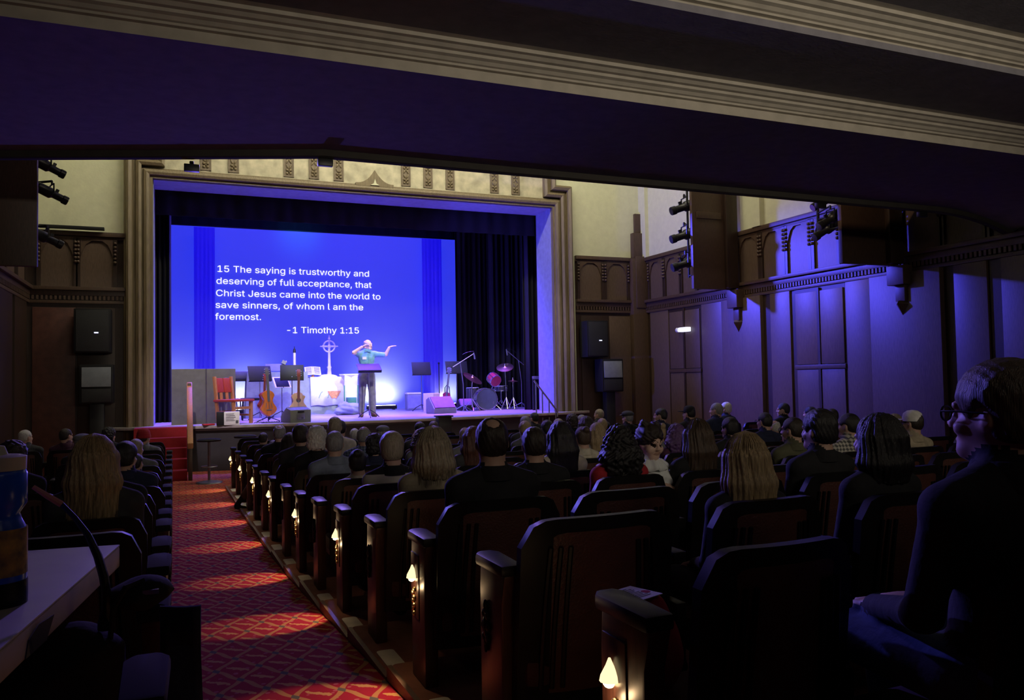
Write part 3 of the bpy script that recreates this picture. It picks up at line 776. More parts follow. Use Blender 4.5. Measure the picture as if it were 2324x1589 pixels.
# ------------------------------------------------------------------ organic surfaces: blended capsules and ellipsoids -> one mesh
def cap(a, b, ra, rb=None, lab=0, k=None, neg=False): return dict(t='c', a=np.array(a, float), b=np.array(b, float), ra=ra, rb=ra if rb is None else rb, lab=lab, k=k, neg=neg)
def elp(c, r, lab=0, R=None, k=None, neg=False): return dict(t='e', c=np.array(c, float), r=np.array(r if not isinstance(r, (int, float)) else (r,) * 3, float), lab=lab, R=R, k=k, neg=neg)
def xform(prims, Rm, off):
    R = np.array(Rm); off = np.array(off, float); out = []
    for p in prims:
        q = dict(p)
        if p['t'] == 'c': q['a'] = R @ p['a'] + off; q['b'] = R @ p['b'] + off
        else:
            q['c'] = R @ p['c'] + off; q['R'] = R if p['R'] is None else R @ np.array(p['R'])
        out.append(q)
    return out
def sdf_mesh(name, prims, vox, k0=.03, disp=None):
    lo = np.full(3, 1e9); hi = -lo
    def bb(p):
        if p['t'] == 'c':
            m = max(p['ra'], p['rb']); return np.minimum(p['a'], p['b']) - m, np.maximum(p['a'], p['b']) + m
        m = p['r'].max() if p['R'] is not None else p['r']; return p['c'] - m, p['c'] + m
    for p in prims:
        if p['neg']: continue
        a, b = bb(p); lo = np.minimum(lo, a); hi = np.maximum(hi, b)
    lo -= 3 * vox + .01; hi += 3 * vox + .01
    n = np.ceil((hi - lo) / vox).astype(int) + 1
    ax = [lo[i] + np.arange(n[i]) * vox for i in range(3)]
    Fd = np.full(n, .5, np.float32); Lb = np.zeros(n, np.int8); Bd = np.full(n, .5, np.float32)
    for p in prims:
        k = p['k'] if p['k'] is not None else k0
        a, b = bb(p); mg = k + 3 * vox
        i0 = np.clip(((a - mg - lo) / vox).astype(int), 0, n - 1); i1 = np.clip(((b + mg - lo) / vox).astype(int) + 2, 0, n)
        if (i1 <= i0).any(): continue
        sl = tuple(slice(i0[i], i1[i]) for i in range(3))
        X, Y, Z = np.meshgrid(ax[0][sl[0]], ax[1][sl[1]], ax[2][sl[2]], indexing='ij')
        if p['t'] == 'c':
            d = p['b'] - p['a']; L2 = max(1e-9, d @ d)
            h = np.clip(((X - p['a'][0]) * d[0] + (Y - p['a'][1]) * d[1] + (Z - p['a'][2]) * d[2]) / L2, 0, 1)
            ds = np.sqrt((X - p['a'][0] - h * d[0]) ** 2 + (Y - p['a'][1] - h * d[1]) ** 2 + (Z - p['a'][2] - h * d[2]) ** 2) - (p['ra'] + h * (p['rb'] - p['ra']))
        else:
            x, y, z = X - p['c'][0], Y - p['c'][1], Z - p['c'][2]
            if p['R'] is not None:
                R = np.array(p['R']); x, y, z = R[0, 0] * x + R[1, 0] * y + R[2, 0] * z, R[0, 1] * x + R[1, 1] * y + R[2, 1] * z, R[0, 2] * x + R[1, 2] * y + R[2, 2] * z
            r = p['r']; q0 = np.sqrt((x / r[0]) ** 2 + (y / r[1]) ** 2 + (z / r[2]) ** 2) + 1e-6; q1 = np.sqrt((x / r[0] ** 2) ** 2 + (y / r[1] ** 2) ** 2 + (z / r[2] ** 2) ** 2) + 1e-6
            ds = q0 * (q0 - 1) / q1
        cur = Fd[sl]
        if p['neg']:
            h = np.maximum(k - np.abs(cur + ds), 0) / k; Fd[sl] = np.maximum(cur, -ds) + h * h * k * .25
        else:
            h = np.maximum(k - np.abs(cur - ds), 0) / k; Fd[sl] = np.minimum(cur, ds) - h * h * k * .25
            bd = Bd[sl]; m = ds < bd; Lb[sl][m] = p['lab']; bd[m] = ds[m]
    if disp is not None:
        X, Y, Z = np.meshgrid(*ax, indexing='ij'); Fd = Fd + disp(X, Y, Z)
    ins = Fd < 0
    c = np.zeros(np.array(n) - 1, int)
    for dx in (0, 1):
        for dy in (0, 1):
            for dz in (0, 1): c += ins[dx:n[0] - 1 + dx, dy:n[1] - 1 + dy, dz:n[2] - 1 + dz]
    act = (c > 0) & (c < 8)
    idx = np.full(act.shape, -1, int); I = np.argwhere(act); idx[act] = np.arange(len(I))
    acc = np.zeros((len(I), 3)); cnt = np.zeros(len(I))
    cs = [(x, y, z) for x in (0, 1) for y in (0, 1) for z in (0, 1)]
    for i, a in enumerate(cs):
        for b in cs[i + 1:]:
            if sum(abs(p - q) for p, q in zip(a, b)) != 1: continue
            va = Fd[I[:, 0] + a[0], I[:, 1] + a[1], I[:, 2] + a[2]]; vb = Fd[I[:, 0] + b[0], I[:, 1] + b[1], I[:, 2] + b[2]]
            m = (va < 0) != (vb < 0); t = np.where(m, va / np.where(m, va - vb, 1), 0)
            acc += np.where(m[:, None], np.array(a) + t[:, None] * (np.array(b) - np.array(a)), 0); cnt += m
    V = lo + (I + acc / np.maximum(cnt, 1)[:, None]) * vox
    quads = []
    for axn in range(3):
        u, v = (axn + 1) % 3, (axn + 2) % 3
        s0 = [slice(None)] * 3; s1 = [slice(None)] * 3; s0[axn] = slice(0, -1); s1[axn] = slice(1, None)
        A = ins[tuple(s0)]; B = ins[tuple(s1)]; E_ = np.argwhere(A != B)
        E_ = E_[(E_[:, u] > 0) & (E_[:, v] > 0) & (E_[:, u] < n[u] - 1) & (E_[:, v] < n[v] - 1)]
        fl = A[tuple(E_.T)]
        def cell(du, dv):
            q = E_.copy(); q[:, u] -= du; q[:, v] -= dv; return idx[tuple(q.T)]
        Q = np.stack([cell(0, 0), cell(1, 0), cell(1, 1), cell(0, 1)], 1)
        Q = np.where(fl[:, None], Q, Q[:, ::-1]); quads.append(Q)
    Q = np.concatenate(quads); Q = Q[(Q >= 0).all(1)]
    lab = Lb[I[:, 0], I[:, 1], I[:, 2]]
    me = bpy.data.meshes.new(name)
    me.from_pydata(V.tolist(), [], Q.tolist())
    nm = int(lab.max()) + 1 if len(lab) else 1
    me.polygons.foreach_set('material_index', lab[Q[:, 0]].astype(int).tolist())
    me.polygons.foreach_set('use_smooth', [True] * len(me.polygons))
    return me, nm

SK, TOP, LEG, SHOE, EYE, IRIS, LIP = range(7)
def head_prims(child=False, eyes=False):
    """head centred between the ears, looking along +y, 0.235 tall"""
    P = [elp((0, -.018, .032), (.074, .094, .086), k=.01), elp((0, .022, -.040), (.058, .062, .078), k=.03), cap((-.018, .066, -.092), (.018, .066, -.092), .021, k=.03),
         elp((0, -.02, -.03), (.066, .075, .07), k=.03),
         cap((-.034, .078, .024), (.034, .078, .024), .012, k=.02), cap((0, .086, .012), (0, .104, -.022), .009, .013, k=.012), elp((-.011, .098, -.028), .010, k=.008), elp((.011, .098, -.028), .010, k=.008),
         elp((-.04, .062, -.032), (.022, .02, .018), k=.02), elp((.04, .062, -.032), (.022, .02, .018), k=.02),
         elp((-.032, .098, .006), (.018, .015, .010), k=.012, neg=True), elp((.032, .098, .006), (.018, .015, .010), k=.012, neg=True),
         elp((0, .084, -.062), (.022, .012, .008), lab=LIP if eyes else SK, k=.008)]
    for s in (-1, 1):
        P += [elp((s * .076, -.014, -.006), (.009, .020, .032), R=RZ(s * .35) @ RX(-.15), k=.006), elp((s * .073, -.006, -.020), (.010, .012, .016), k=.008)]
        if eyes: P += [elp((s * .032, .0775, .005), (.013, .011, .010), lab=EYE, k=.002), elp((s * .032, .0865, .005), (.006, .004, .006), lab=IRIS, k=.001)]
    P += [cap((0, -.03, -.06), (0, -.035, -.17), .052, .056, k=.03)]
    return P
def hand_prims(w, d, up, curl=.5, s=1.0):
    """five-fingered hand from wrist w along direction d, palm normal up"""
    w, d, up = Vector(w), Vector(d).normalized(), Vector(up).normalized(); sd = d.cross(up).normalized(); up = sd.cross(d)
    P = []; R = np.array(Matrix((sd, d, up)).transposed())
    P.append(elp(w + d * .045, (.040, .052, .016), R=R, k=.012))
    for i, (o, l) in enumerate(((-.030, .070), (-.010, .080), (.011, .075), (.030, .058))):
        a = w + d * .085 + sd * o; b = a + (d * math.cos(curl * .6) - up * math.sin(curl * .6)) * l * .55; c = b + (d * math.cos(curl * 1.5) - up * math.sin(curl * 1.5)) * l * .5
        P += [cap(a, b, .0095, .0088, k=.006), cap(b, c, .0088, .0075, k=.004)]
    a = w + d * .02 - sd * .03; b = a + d * .035 - sd * .028 - up * .01; c = b + d * .035 - sd * .006 - up * .012 * curl
    P += [cap(a, b, .013, .011, k=.01), cap(b, c, .011, .009, k=.004)]
    return P
def seated_prims(f=False, yaw=0, pitch=0, fine=False, eyes=False, legs='front'):
    sw = .165 if f else .188; cw = .155 if f else .178
    P = [elp((0, 0, .50), (.185 if f else .175, .14, .11), LEG), elp((0, -.035, .64), (.150, .115, .17), TOP, k=.06), elp((0, -.045, .84), (cw, .118, .17), TOP, k=.06)]
    for s in (-1, 1):
        P += [cap((s * .05, -.04, 1.0), (s * sw, -.04, .945), .052, .060, TOP, k=.05),
              cap((s * (sw + .008), -.035, .93), (s * (sw + .018), .03, .67), .052, .042, TOP, k=.03)]
        el = (s * (sw + .018), .03, .67); wr_ = (s * .09, .27, .61)
        P += [cap(el, wr_, .043, .031, TOP, k=.02)]
        if fine: P += [dict(q, lab=SK) for q in hand_prims((s * .085, .28, .605), (-s * .6, .7, -.1), (0, 0, 1), .6)]
        else: P += [elp((s * .06, .31, .60), (.035, .05, .025), SK, R=RZ(s * .6), k=.02)]
        if legs == 'aisle':
            kx, ky = (-.34, .30) if s < 0 else (-.20, .40); bx, by = (-.62, .34) if s < 0 else (-.40, .48)
            P += [cap((s * .085, .02, .50), (kx, ky, .48), .092, .075, LEG, k=.04), cap((kx, ky, .48), ((kx + bx) / 2, (ky + by) / 2, .28), .085, .075, LEG, k=.03), cap(((kx + bx) / 2, (ky + by) / 2, .30), (bx, by, .11), .050, .046, SHOE, k=.01), cap((bx, by, .075), (bx + .13, by - .10, .065), .045, .038, SHOE, k=.02)]
        else: P += [cap((s * .085, .02, .50), (s * .105, .42, .51), .088, .066, LEG, k=.03), cap((s * .105, .43, .50), (s * .11, .42, .10), .062, .042, LEG, k=.03),
              cap((s * .11, .40, .055), (s * .12, .55, .04), .042, .038, SHOE, k=.02)]
        if f: P += [elp((s * .07, .055, .83), (.06, .05, .06), TOP, k=.04)]
    P += [cap((0, -.04, .96), (0, -.04, 1.035), .085, .062, TOP, k=.03)]
    hd = head_prims(eyes=eyes)
    R = RZ(yaw) @ RX(pitch)
    P += xform(hd, R, HEADC)
    return P
HEADC = (0, -.02, 1.155)

_bodies = {}
def body_mesh(key):
    if key in _bodies: return _bodies[key]
    f, yaw, pitch, fine, legs = key
    me, nm = sdf_mesh('person_body', seated_prims(f, yaw, pitch, fine, eyes=False, legs=legs), .0105 if fine else .0165)
    _bodies[key] = me; return me

def hair_prims(style):
    base = elp((0, -.022, .036), (.082, .101, .092), k=.01)
    face = elp((0, .118, -.045), (.088, .088, .098), k=.012, neg=True)
    nape = elp((0, -.02, -.165), (.13, .13, .115), k=.012, neg=True)
    ears = [elp((s * .088, .005, -.012), (.03, .03, .04), k=.01, neg=True) for s in (-1, 1)]
    if style == 'short': return [base, elp((0, -.05, -.01), (.076, .07, .07), k=.02), face, nape] + ears
    if style == 'thick': return [elp((0, -.022, .044), (.092, .108, .102), k=.01), elp((0, -.05, -.015), (.084, .078, .08), k=.02), face, nape] + ears
    if style == 'balding': return [base, elp((0, -.05, -.01), (.076, .07, .07), k=.02), face, nape, elp((0, -.075, .125), (.042, .05, .048), k=.02, neg=True)] + ears
    if style == 'fringe': return [base, elp((0, -.05, -.01), (.077, .07, .07), k=.02), face, nape, elp((0, .04, .12), (.11, .13, .105), k=.012, neg=True)] + ears
    if style in ('bob', 'long', 'curly', 'verylong'):
        P = [elp((0, -.024, .040), (.090, .106, .098), k=.01)]
        bot = {'bob': -.17, 'curly': -.20, 'long': -.30, 'verylong': -.42}[style]
        wd = {'bob': .040, 'curly': .055, 'long': .036, 'verylong': .036}[style]
        for a in np.linspace(-1, 1, 7):
            th = a * 1.75
            x0, y0 = math.sin(th) * .080, -.022 - math.cos(th) * .088
            fl = 1.18 if style != 'curly' else 1.35
            b = bot + (.05 if abs(a) > .9 else 0)
            yb = -.075 - .055 * math.cos(th) if style != 'bob' else y0 * 1.05
            P += [cap((x0, y0, .02), (x0 * fl, (y0 + yb) / 2, -.10), .036, wd, k=.03), cap((x0 * fl, (y0 + yb) / 2, -.10), (x0 * (fl + .02), yb, b), wd, wd * .55, k=.03)]
        P += [elp((0, .135, -.05), (.074, .095, .12), k=.012, neg=True)]
        return P
    if style == 'bun': return [elp((0, -.022, .040), (.086, .104, .096), k=.01), elp((0, -.05, -.015), (.078, .072, .075), k=.02), face, nape, elp((0, -.10, .10), .042, k=.01)] + ears
    if style == 'child': return [elp((0, -.024, .044), (.096, .112, .100), k=.01), elp((0, -.06, -.03), (.094, .075, .10), k=.02), elp((-.05, -.02, .125), .035, k=.02), elp((.04, -.05, .13), .035, k=.02), elp((0, .125, -.035), (.092, .092, .104), k=.012, neg=True), elp((0, -.02, -.19), (.15, .15, .115), k=.012, neg=True)]
    if style == 'wavy': return [elp((0, -.024, .044), (.10, .115, .104), k=.01), elp((0, -.055, -.03), (.098, .085, .11), k=.02), face, elp((0, -.02, -.19), (.15, .15, .115), k=.012, neg=True)]
    return [base, face, nape]
_hairs = {}
def hair_mesh(style, fine=False):
    if (style, fine) in _hairs: return _hairs[style, fine]
    if style in ('curly', 'wavy'):
        a = .008
        disp = lambda X, Y, Z: a * np.sin(X * 95 + 2 * np.sin(Z * 40)) * np.sin(Y * 90 + 1.5 * np.sin(X * 50)) * np.sin(Z * 85 + Y * 30) * 1.6
    elif style in ('bob', 'long', 'verylong'):
        disp = lambda X, Y, Z: .0028 * np.sin(np.arctan2(X, -Y - .02) * 34 + 3 * np.sin(Z * 14)) + .002 * np.sin(np.arctan2(X, -Y - .02) * 13 + Z * 20)
    else:
        disp = lambda X, Y, Z: .0022 * np.sin(X * 190 + Z * 60) * np.sin(Y * 170 - Z * 50)
    me, _ = sdf_mesh('hair', hair_prims(style), .0055 if fine else .0095, disp=disp)
    _hairs[style, fine] = me; return me
def strands(style, count, seed, mat_):
    """loose strands over a long hairstyle, one mesh"""
    r = random.Random(seed); mb = MB(); bot = {'bob': -.18, 'long': -.31, 'verylong': -.46}[style]
    for i in range(count):
        th = r.uniform(-1.95, 1.95); rr = r.uniform(.98, 1.06); pts = []; rad = []
        lift = r.uniform(0, .012); end = bot + r.uniform(-.05, .06); wob = r.uniform(-1, 1) * .012
        for j in range(9):
            t = j / 8
            if t < .35:
                ph = t / .35 * 1.45; x = math.sin(th) * .092 * rr * math.sin(ph); y = -.024 - math.cos(th) * .108 * rr * math.sin(ph); z = .040 + .100 * rr * math.cos(ph)
            else:
                q = (t - .35) / .65; fl = 1 + .30 * q; x = math.sin(th) * .108 * rr * fl * .98 + wob * q; y = -.024 - math.cos(th) * (.112 if style == 'bob' else .112 + .02 * q) * rr; z = .045 + (end - .045) * q
            pts.append((x, y, z)); rad.append(.0022 * (1 - .75 * t) + .0004)
        mb.tube(pts, rad, 3, caps=False)
    me = mb.mesh('hair_strands', mat_, sharp=180); return me
def hat_mesh(kind):
    mb = MB()
    if kind == 'beanie':
        mb.lathe([(.100, .0), (.108, .02), (.104, .05), (.100, .07), (.085, .115), (.05, .142), (.012, .15)], (0, -.02, .015), 20); mb.lathe([(.108, .0), (.113, .03), (.108, .045)], (0, -.02, .0), 20)
    elif kind == 'flat':
        mb.ell((0, -.015, .075), (.105, .125, .062)); mb.ell((0, .08, .055), (.085, .07, .016))
    else:
        mb.lathe([(.094, .02), (.096, .06), (.084, .10), (.05, .125), (.01, .132)], (0, -.018, .005), 20); mb.ell((0, .125, .035), (.075, .075, .010))
    return mb
def glasses(parent, loc, rot, m='plastic_black', s=1.0):
    mb = MB()
    for sx in (-1, 1):
        pts = [(sx * .034 + .024 * math.cos(a), .101, .004 + .019 * math.sin(a)) for a in np.linspace(0, 2 * PI, 15)]
        mb.tube(pts, .0028, 5, caps=False); mb.tube([(sx * .058, .099, .010), (sx * .082, .06, .012), (sx * .083, -.01, .008)], .0026, 5)
    mb.tube([(-.011, .101, .008), (.011, .101, .008)], .0025, 5)
    return mb.build('glasses', m, parent, loc, rot)

# ------------------------------------------------------------------ seats
def seat_meshes():
    ms = {}
    W_ = .465; rows = []
    def back_sheet(off, w, z0, z1, rnd, seg=15):
        rows = []
        for i in range(seg + 1):
            t = -1 + 2 * i / seg; x = t * w / 2
            top = z1 - rnd * (1 - math.sqrt(max(0, 1 - max(0, (abs(t) - .62) / .38) ** 2)))
            rows.append([(x, -.20 - .12 * (z - .4) + .035 * t * t + off, z) for z in [z0 + (top - z0) * j / 8 for j in range(9)]])
        return rows
    def shell(o0, o1, w, z0, z1, rnd):
        a, b = back_sheet(o0, w, z0, z1, rnd), back_sheet(o1, w, z0, z1, rnd); mb = MB(); mb.sheet(a); mb.sheet([r for r in b])
        n, m = len(a), len(a[0])
        def strip(pa, pb): mb.sheet([pa, pb])
        strip([r[-1] for r in a], [r[-1] for r in b]); strip([r[0] for r in a], [r[0] for r in b]); strip(a[0], b[0]); strip(a[-1], b[-1])
        return mb
    ms['back_shell'] = shell(0, .035, W_, .17, .79, .09).mesh('back_shell', 'seat_black', sharp=50)
    # upholstered rear panel set into the shell, with vertical ribs towards its sides
    ms['back_panel'] = shell(-.008, .002, W_ * .80, .22, .745, .10).mesh('back_panel', 'seat_leather', sharp=50)
    mb = MB()
    for s in (-1, 1):
        for k in range(3):
            x = s * (W_ * .40 - .012 - k * .03)
            mb.tube([(x * (1 - .10 * t * t), -.20 - .12 * (z - .4) + .035 * (2 * x / W_) ** 2 - .012, z) for t, z in ((q, .24 + .46 * q) for q in np.linspace(0, 1, 7))], .007, 6)
    ms['rib'] = mb.mesh('rib', 'seat_black')
    mb = MB(); mb.box((0, .045, .29), (W_ - .03, .44, .10)); ms['cushion'] = mb.mesh('cushion', 'cushion', bevel=.035)
    mb = MB(); mb.box((0, .045, .225), (W_ - .05, .40, .04)); ms['seat_pan'] = mb.mesh('seat_pan', 'seat_black', bevel=.012)
    mb = MB(); mb.prism([(-.028, -.15), (.028, -.15), (.032, .10), (.016, .135), (-.016, .135), (-.032, .10)], (0, 0, .585), (1, 0, 0), (0, 1, 0), (0, 0, 1), .035); ms['armrest'] = mb.mesh('armrest', 'seat_black', bevel=.010)
    mb = MB(); mb.b2((-.020, -.05, 0), (.020, .10, .59)).b2((-.020, -.15, .28), (.020, -.05, .44)).b2((-.03, -.14, 0), (.03, .14, .03)); ms['standard'] = mb.mesh('standard', 'seat_black', bevel=.006)
    # aisle end
    mb = MB(); mb.prism([(-.10, 0), (.105, 0), (.105, .50), (.095, .60), (-.13, .60), (-.10, .50)], (-.03, 0, 0), (0, 1, 0), (0, 0, 1), (1, 0, 0), .06)
    ms['end_panel'] = mb.mesh('end_panel', 'seat_wood', bevel=.008)
    mb = MB(); mb.prism([(-.04, -.13), (.04, -.13), (.045, .10), (.025, .135), (-.025, .135), (-.045, .10)], (0, 0, .595), (1, 0, 0), (0, 1, 0), (0, 0, 1), .04); ms['end_arm'] = mb.mesh('armrest', 'seat_black', bevel=.012)
    mb = MB()
    for k in range(9):
        a = k / 8 * 2 * PI; mb.ell((-.036, .035 + .022 * math.cos(a), .40 + .055 * math.sin(a)), (.008, .012, .016), 8, 5)
    mb.ell((-.036, .035, .40), (.010, .016, .04), 8, 6); mb.ell((-.036, .035, .47), (.008, .010, .02), 8, 5); mb.ell((-.036, .035, .33), (.008, .010, .02), 8, 5)
    ms['ornament'] = mb.mesh('carved_ornament', 'seat_black')
    mb = MB(); mb.b2((-.035, -.025, .22), (-.028, .09, .50)); ms['lamp_plate'] = mb.mesh('lamp_plate', 'seat_wood', bevel=.004)
    mb = MB(); mb.lathe([(.003, .045), (.010, .028), (.023, .004), (.026, -.010), (.004, -.010)], (-.045, .033, .405), 14); ms['lamp_shell'] = mb.mesh('lamp_shell', 'lamp_shell')
    mb = MB(); mb.ell((-.048, .033, .390), (.014, .017, .012), 12, 8); ms['bulb'] = mb.mesh('bulb', 'lamp_glow')
    mb = MB()
    for k in range(7):
        mb.ell((-.040, .033 + (.014 if k % 2 else -.012) * (1 - k / 9), .345 - k * .017), (.008, .013 - k * .0008, .012), 8, 6, RX(.5 if k % 2 else -.5))
    ms['leaf'] = mb.mesh('leaf_ornament', 'brass')
    return ms
SM = seat_meshes()
def seat(x, y, z, label, group, end=None, lamp=False, width=1.0, arm=.2625):
    """one seat; its far armrest (the one it shares with the next seat) belongs to it"""
    t = thing('theatre_seat', label, 'seat', (x, y, z), 0, group)
    for k in ('back_shell', 'cushion', 'seat_pan'): obj(k, SM[k], t).scale.x = width
    p = obj('back_panel', SM['back_panel'], t); p.scale.x = width; obj('rib', SM['rib'], p)
    a = obj('armrest', SM['armrest'], t, (arm, 0, 0)); obj('standard', SM['standard'], a)
    if end:
        s = -1 if end == 'right' else 1       # right block: the aisle is on its -x side
        e = obj('end_panel', SM['end_panel'], t, (s * .285, 0, 0), (0, 0, 0) if s < 0 else (0, 0, 0)); e.scale = (1 if s < 0 else -1, 1, 1)
        ar = obj('armrest', SM['end_arm'], t, (s * .285, 0, 0))
        if s > 0: ar.material_slots[0].link = 'OBJECT'; ar.material_slots[0].material = M_['black_cloth']
        if lamp:
            for k in ('lamp_plate', 'lamp_shell', 'bulb', 'leaf'): obj({'leaf': 'leaf_ornament'}.get(k, k), SM[k], e, (0, 0, .045))
            lt = light('SPOT', 'aisle_lamp_light', (x + s * .35, y + .033, z + .405), (x + s * .66, y + .033, z - .06), 13, (1, .64, .34), .012, spot=62, blend=.35)
            light('POINT', 'aisle_lamp_glow', (x + s * .37, y + .033, z + .39), None, .40, (1, .66, .34), .01)
        else: obj('carved_ornament', SM['ornament'], e)
    return t

# ------------------------------------------------------------------ audience
ORD = ['', 'front', 'second', 'third', 'fourth', 'fifth', 'sixth', 'seventh', 'eighth', 'ninth', 'tenth', 'eleventh', 'twelfth', 'thirteenth', 'fourteenth', 'fifteenth']
seen_labels = {}
PEOPLE = []
HAIRW = dict(black='black', darkbrown='dark brown', brown='brown', blonde='blond', greyblond='ash blond', grey='grey', white='white', auburn='auburn', purple='violet-lit dark')
STYLEW = dict(short='short hair', thick='thick short hair', balding='thinning hair', fringe='hair around a bald crown', bob='chin-length hair', long='long hair', verylong='very long hair', curly='long curly hair', bun='hair in a bun', wavy='wavy hair', beanie='beanie', flat='flat cap', cap='peaked cap')
def person(px, top, n, style='short', hc='darkbrown', tc='black', f=False, skin=0, yaw=None, pitch=0, fine=False, hat=None, hatc='black', gl=False, s=None, dY=0, block='right', lc='charcoal', note=None, nst=0, legs='front', wide=1.0):
    n = {5: 6, 6: 7, 7: 8, 8: 9, 9: 10, 10: 12, 11: 13}.get(n, n)
    for n_ in ([n] if n < 4 else [n, n + 1, n - 1, n + 2]):      # nobody shares a seat
        Y = YA(n_) - .165 + dY
        p = onY(px, top, Y - .03)
        if n_ < NROW and all(q[1] != n_ or q[2] != block or abs(q[0] - p.x) > .42 for q in PEOPLE): n = n_; break
    else:
        Y = YA(n) - .165 + dY; p = onY(px, top, Y - .03); print('CROWDED', px, n)
    z0 = (zstep(n) if block == 'right' else zf(YA(n) - .3) + .03)
    sc = max(.72, min(1.16, (p.z - z0) / 1.285)) if s is None else s
    z = p.z - 1.285 * sc
    if yaw is None: yaw = math.atan2(-(3.6 - p.x), 18.5 - Y)
    yaw = round(yaw / .2) * .2
    me = body_mesh((f, yaw, pitch, fine, legs))
    base = []
    if not me.materials:
        for k in range(4): me.materials.append(M_['skin0'])
    o = obj('person', me, None, (p.x, Y, z)); o.scale = (sc * wide, sc * wide, sc)
    for i, m in enumerate(('skin%d' % skin, 'cloth_' + tc, 'cloth_' + lc, 'cloth_black')):
        o.material_slots[i].link = 'OBJECT'; o.material_slots[i].material = M_[m]
    R = (RZ(yaw) @ RX(pitch)).to_euler()
    if style != 'bald':
        hm = hair_mesh(style, fine)
        if not hm.materials: hm.materials.append(M_['hair_brown'])
        h = obj('hair', hm, o, HEADC, R); h.material_slots[0].link = 'OBJECT'; h.material_slots[0].material = M_['hair_' + hc]
        if nst: stuff(obj('hair_strands', strands(style, nst, px, 'hair_' + hc), o, HEADC, R))
    ck = obj('collar', COLLAR, o); ck.material_slots[0].link = 'OBJECT'; ck.material_slots[0].material = M_['cloth_' + tc] if tc != 'nordic' else M_['cloth_black']
    if hat: hat_mesh(hat).build('hat', 'cloth_' + hatc, o, HEADC, R)
    if gl: glasses(o, HEADC, R)
    d = ('%s %s' % (hatc, STYLEW[hat])) if hat else ('bald head' if style == 'bald' else '%s %s' % (HAIRW[hc], STYLEW[style]))
    tops = dict(plaid='black and cream plaid shirt', check='dark blue checked shirt', nordic='black and cream patterned sweater', grey='grey top', lightgrey='light grey shirt', bluegrey='blue-grey shirt', cream='cream top', white='white top').get(tc, tc + ' top')
    lab = note or 'person with %s, %s' % (d, tops)
    lab = lab.replace('seated person', 'person')
    rr = NROW - n
    where = (', %s row from stage' if block == 'right' else ', %s row beyond the aisle') % ORD[max(1, min(15, rr))]
    lab = lab + where
    tag(o, lab, 'person', 'seated audience')
    seen_labels.setdefault(lab, []).append(o)
    PEOPLE.append([p.x, n, block, o, d, dY, wide * sc]); return o

A = person
COLLAR = MB().lathe([(.098, -.02), (.092, .02), (.080, .05), (.073, .052), (.070, .02), (.080, -.02)], (0, -.048, .995), 20).mesh('collar', 'cloth_black', sharp=60)
# right block, along the aisle towards the stage
A(576, 982, 10, 'short', 'darkbrown', 'plaid'); A(618, 964, 9, 'balding', 'grey', 'black'); A(628, 984, 8, 'long', 'darkbrown', 'plum', True); A(655, 965, 8, 'thick', 'darkbrown', 'charcoal', dY=.1)
A(691, 970, 7, 'wavy', 'white', 'black', True); A(652, 999, 8, 'long', 'brown', 'grey', True, pitch=-.2, legs='aisle', lc='brown'); A(736, 978, 6, 'short', 'grey', 'bluegrey'); A(757, 945, 8, 'short', 'greyblond', 'cream')
A(783, 952, 9, 'short', 'black', 'black'); A(770, 1023, 5, 'bun', 'black', 'cream', True, note='seated person with dark hair held by a white clip and pale sweater'); A(826, 966, 7, 'fringe', 'grey', 'check', skin=1)
A(805, 972, 8, 'short', 'white', 'grey'); A(869, 966, 9, 'short', 'grey', 'charcoal', hat='flat', hatc='grey'); A(850, 986, 6, 'wavy', 'black', 'navy', True)
A(893, 982, 4, 'thick', 'greyblond', 'nordic', True); A(942, 957, 9, 'short', 'black', 'charcoal'); A(925, 976, 8, 'long', 'blonde', 'brown', True); A(960, 972, 7, 'curly', 'darkbrown', 'grey', True)
A(984, 955, 9, 'short', 'brown', 'navy'); A(1003, 970, 3, 'bob', 'greyblond', 'beige', True, fine=True, nst=260); A(1046, 970, 7, 'balding', 'blonde', 'grey'); A(1074, 968, 5, 'long', 'auburn', 'charcoal', True)
A(1125, 946, 2, 'balding', 'darkbrown', 'black', fine=True, note='broad seated person with dark hair thinning at the crown and black jacket'); A(1212, 967, 3, 'short', 'darkbrown', 'black', fine=True); A(1271, 957, 4, 'long', 'black', 'cream', True)
A(1177, 944, 9, 'short', 'grey', 'charcoal'); A(1212, 936, 11, 'short', 'black', 'black'); A(1191, 957, 8, 'thick', 'blonde', 'grey', True); A(1222, 953, 8, 'short', 'black', 'charcoal'); A(1251, 950, 9, 'short', 'greyblond', 'grey')
A(1297, 940, 9, 'wavy', 'darkbrown', 'black', True); A(1319, 941, 10, 'short', 'grey', 'black'); A(1330, 945, 7, 'long', 'darkbrown', 'white', True); A(1354, 960, 6, 'long', 'blonde', 'grey', True, dY=.1)
A(1322, 969, 5, 'bun', 'brown', 'cream', True); A(1359, 928, 10, 'short', 'greyblond', 'charcoal'); A(1366, 949, 9, 'short', 'blonde', 'grey'); A(1421, 933, 9, 'short', 'grey', 'black', hat='flat', hatc='charcoal')
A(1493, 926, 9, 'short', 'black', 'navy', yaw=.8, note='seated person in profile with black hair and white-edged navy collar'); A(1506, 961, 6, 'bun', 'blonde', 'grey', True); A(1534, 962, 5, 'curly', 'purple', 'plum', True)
A(1403, 965, 3, 'curly', 'black', 'red', True, fine=True, note='seated person with dark curly hair in red sleeves holding a toddler'); A(1563, 921, 9, 'short', 'black', 'black', hat='cap', hatc='black'); A(1620, 914, 9, 'short', 'grey', 'navy', yaw=.6); A(1647, 914, 10, 'thick', 'white', 'navy', True)
A(1580, 953, 3, 'verylong', 'brown', 'black', True, fine=True, nst=160); A(1656, 949, 5, 'thick', 'black', 'black'); A(1691, 985, 1, 'verylong', 'blonde', 'black', True, fine=True, nst=420, note='seated person with very long straight fair hair and black top')
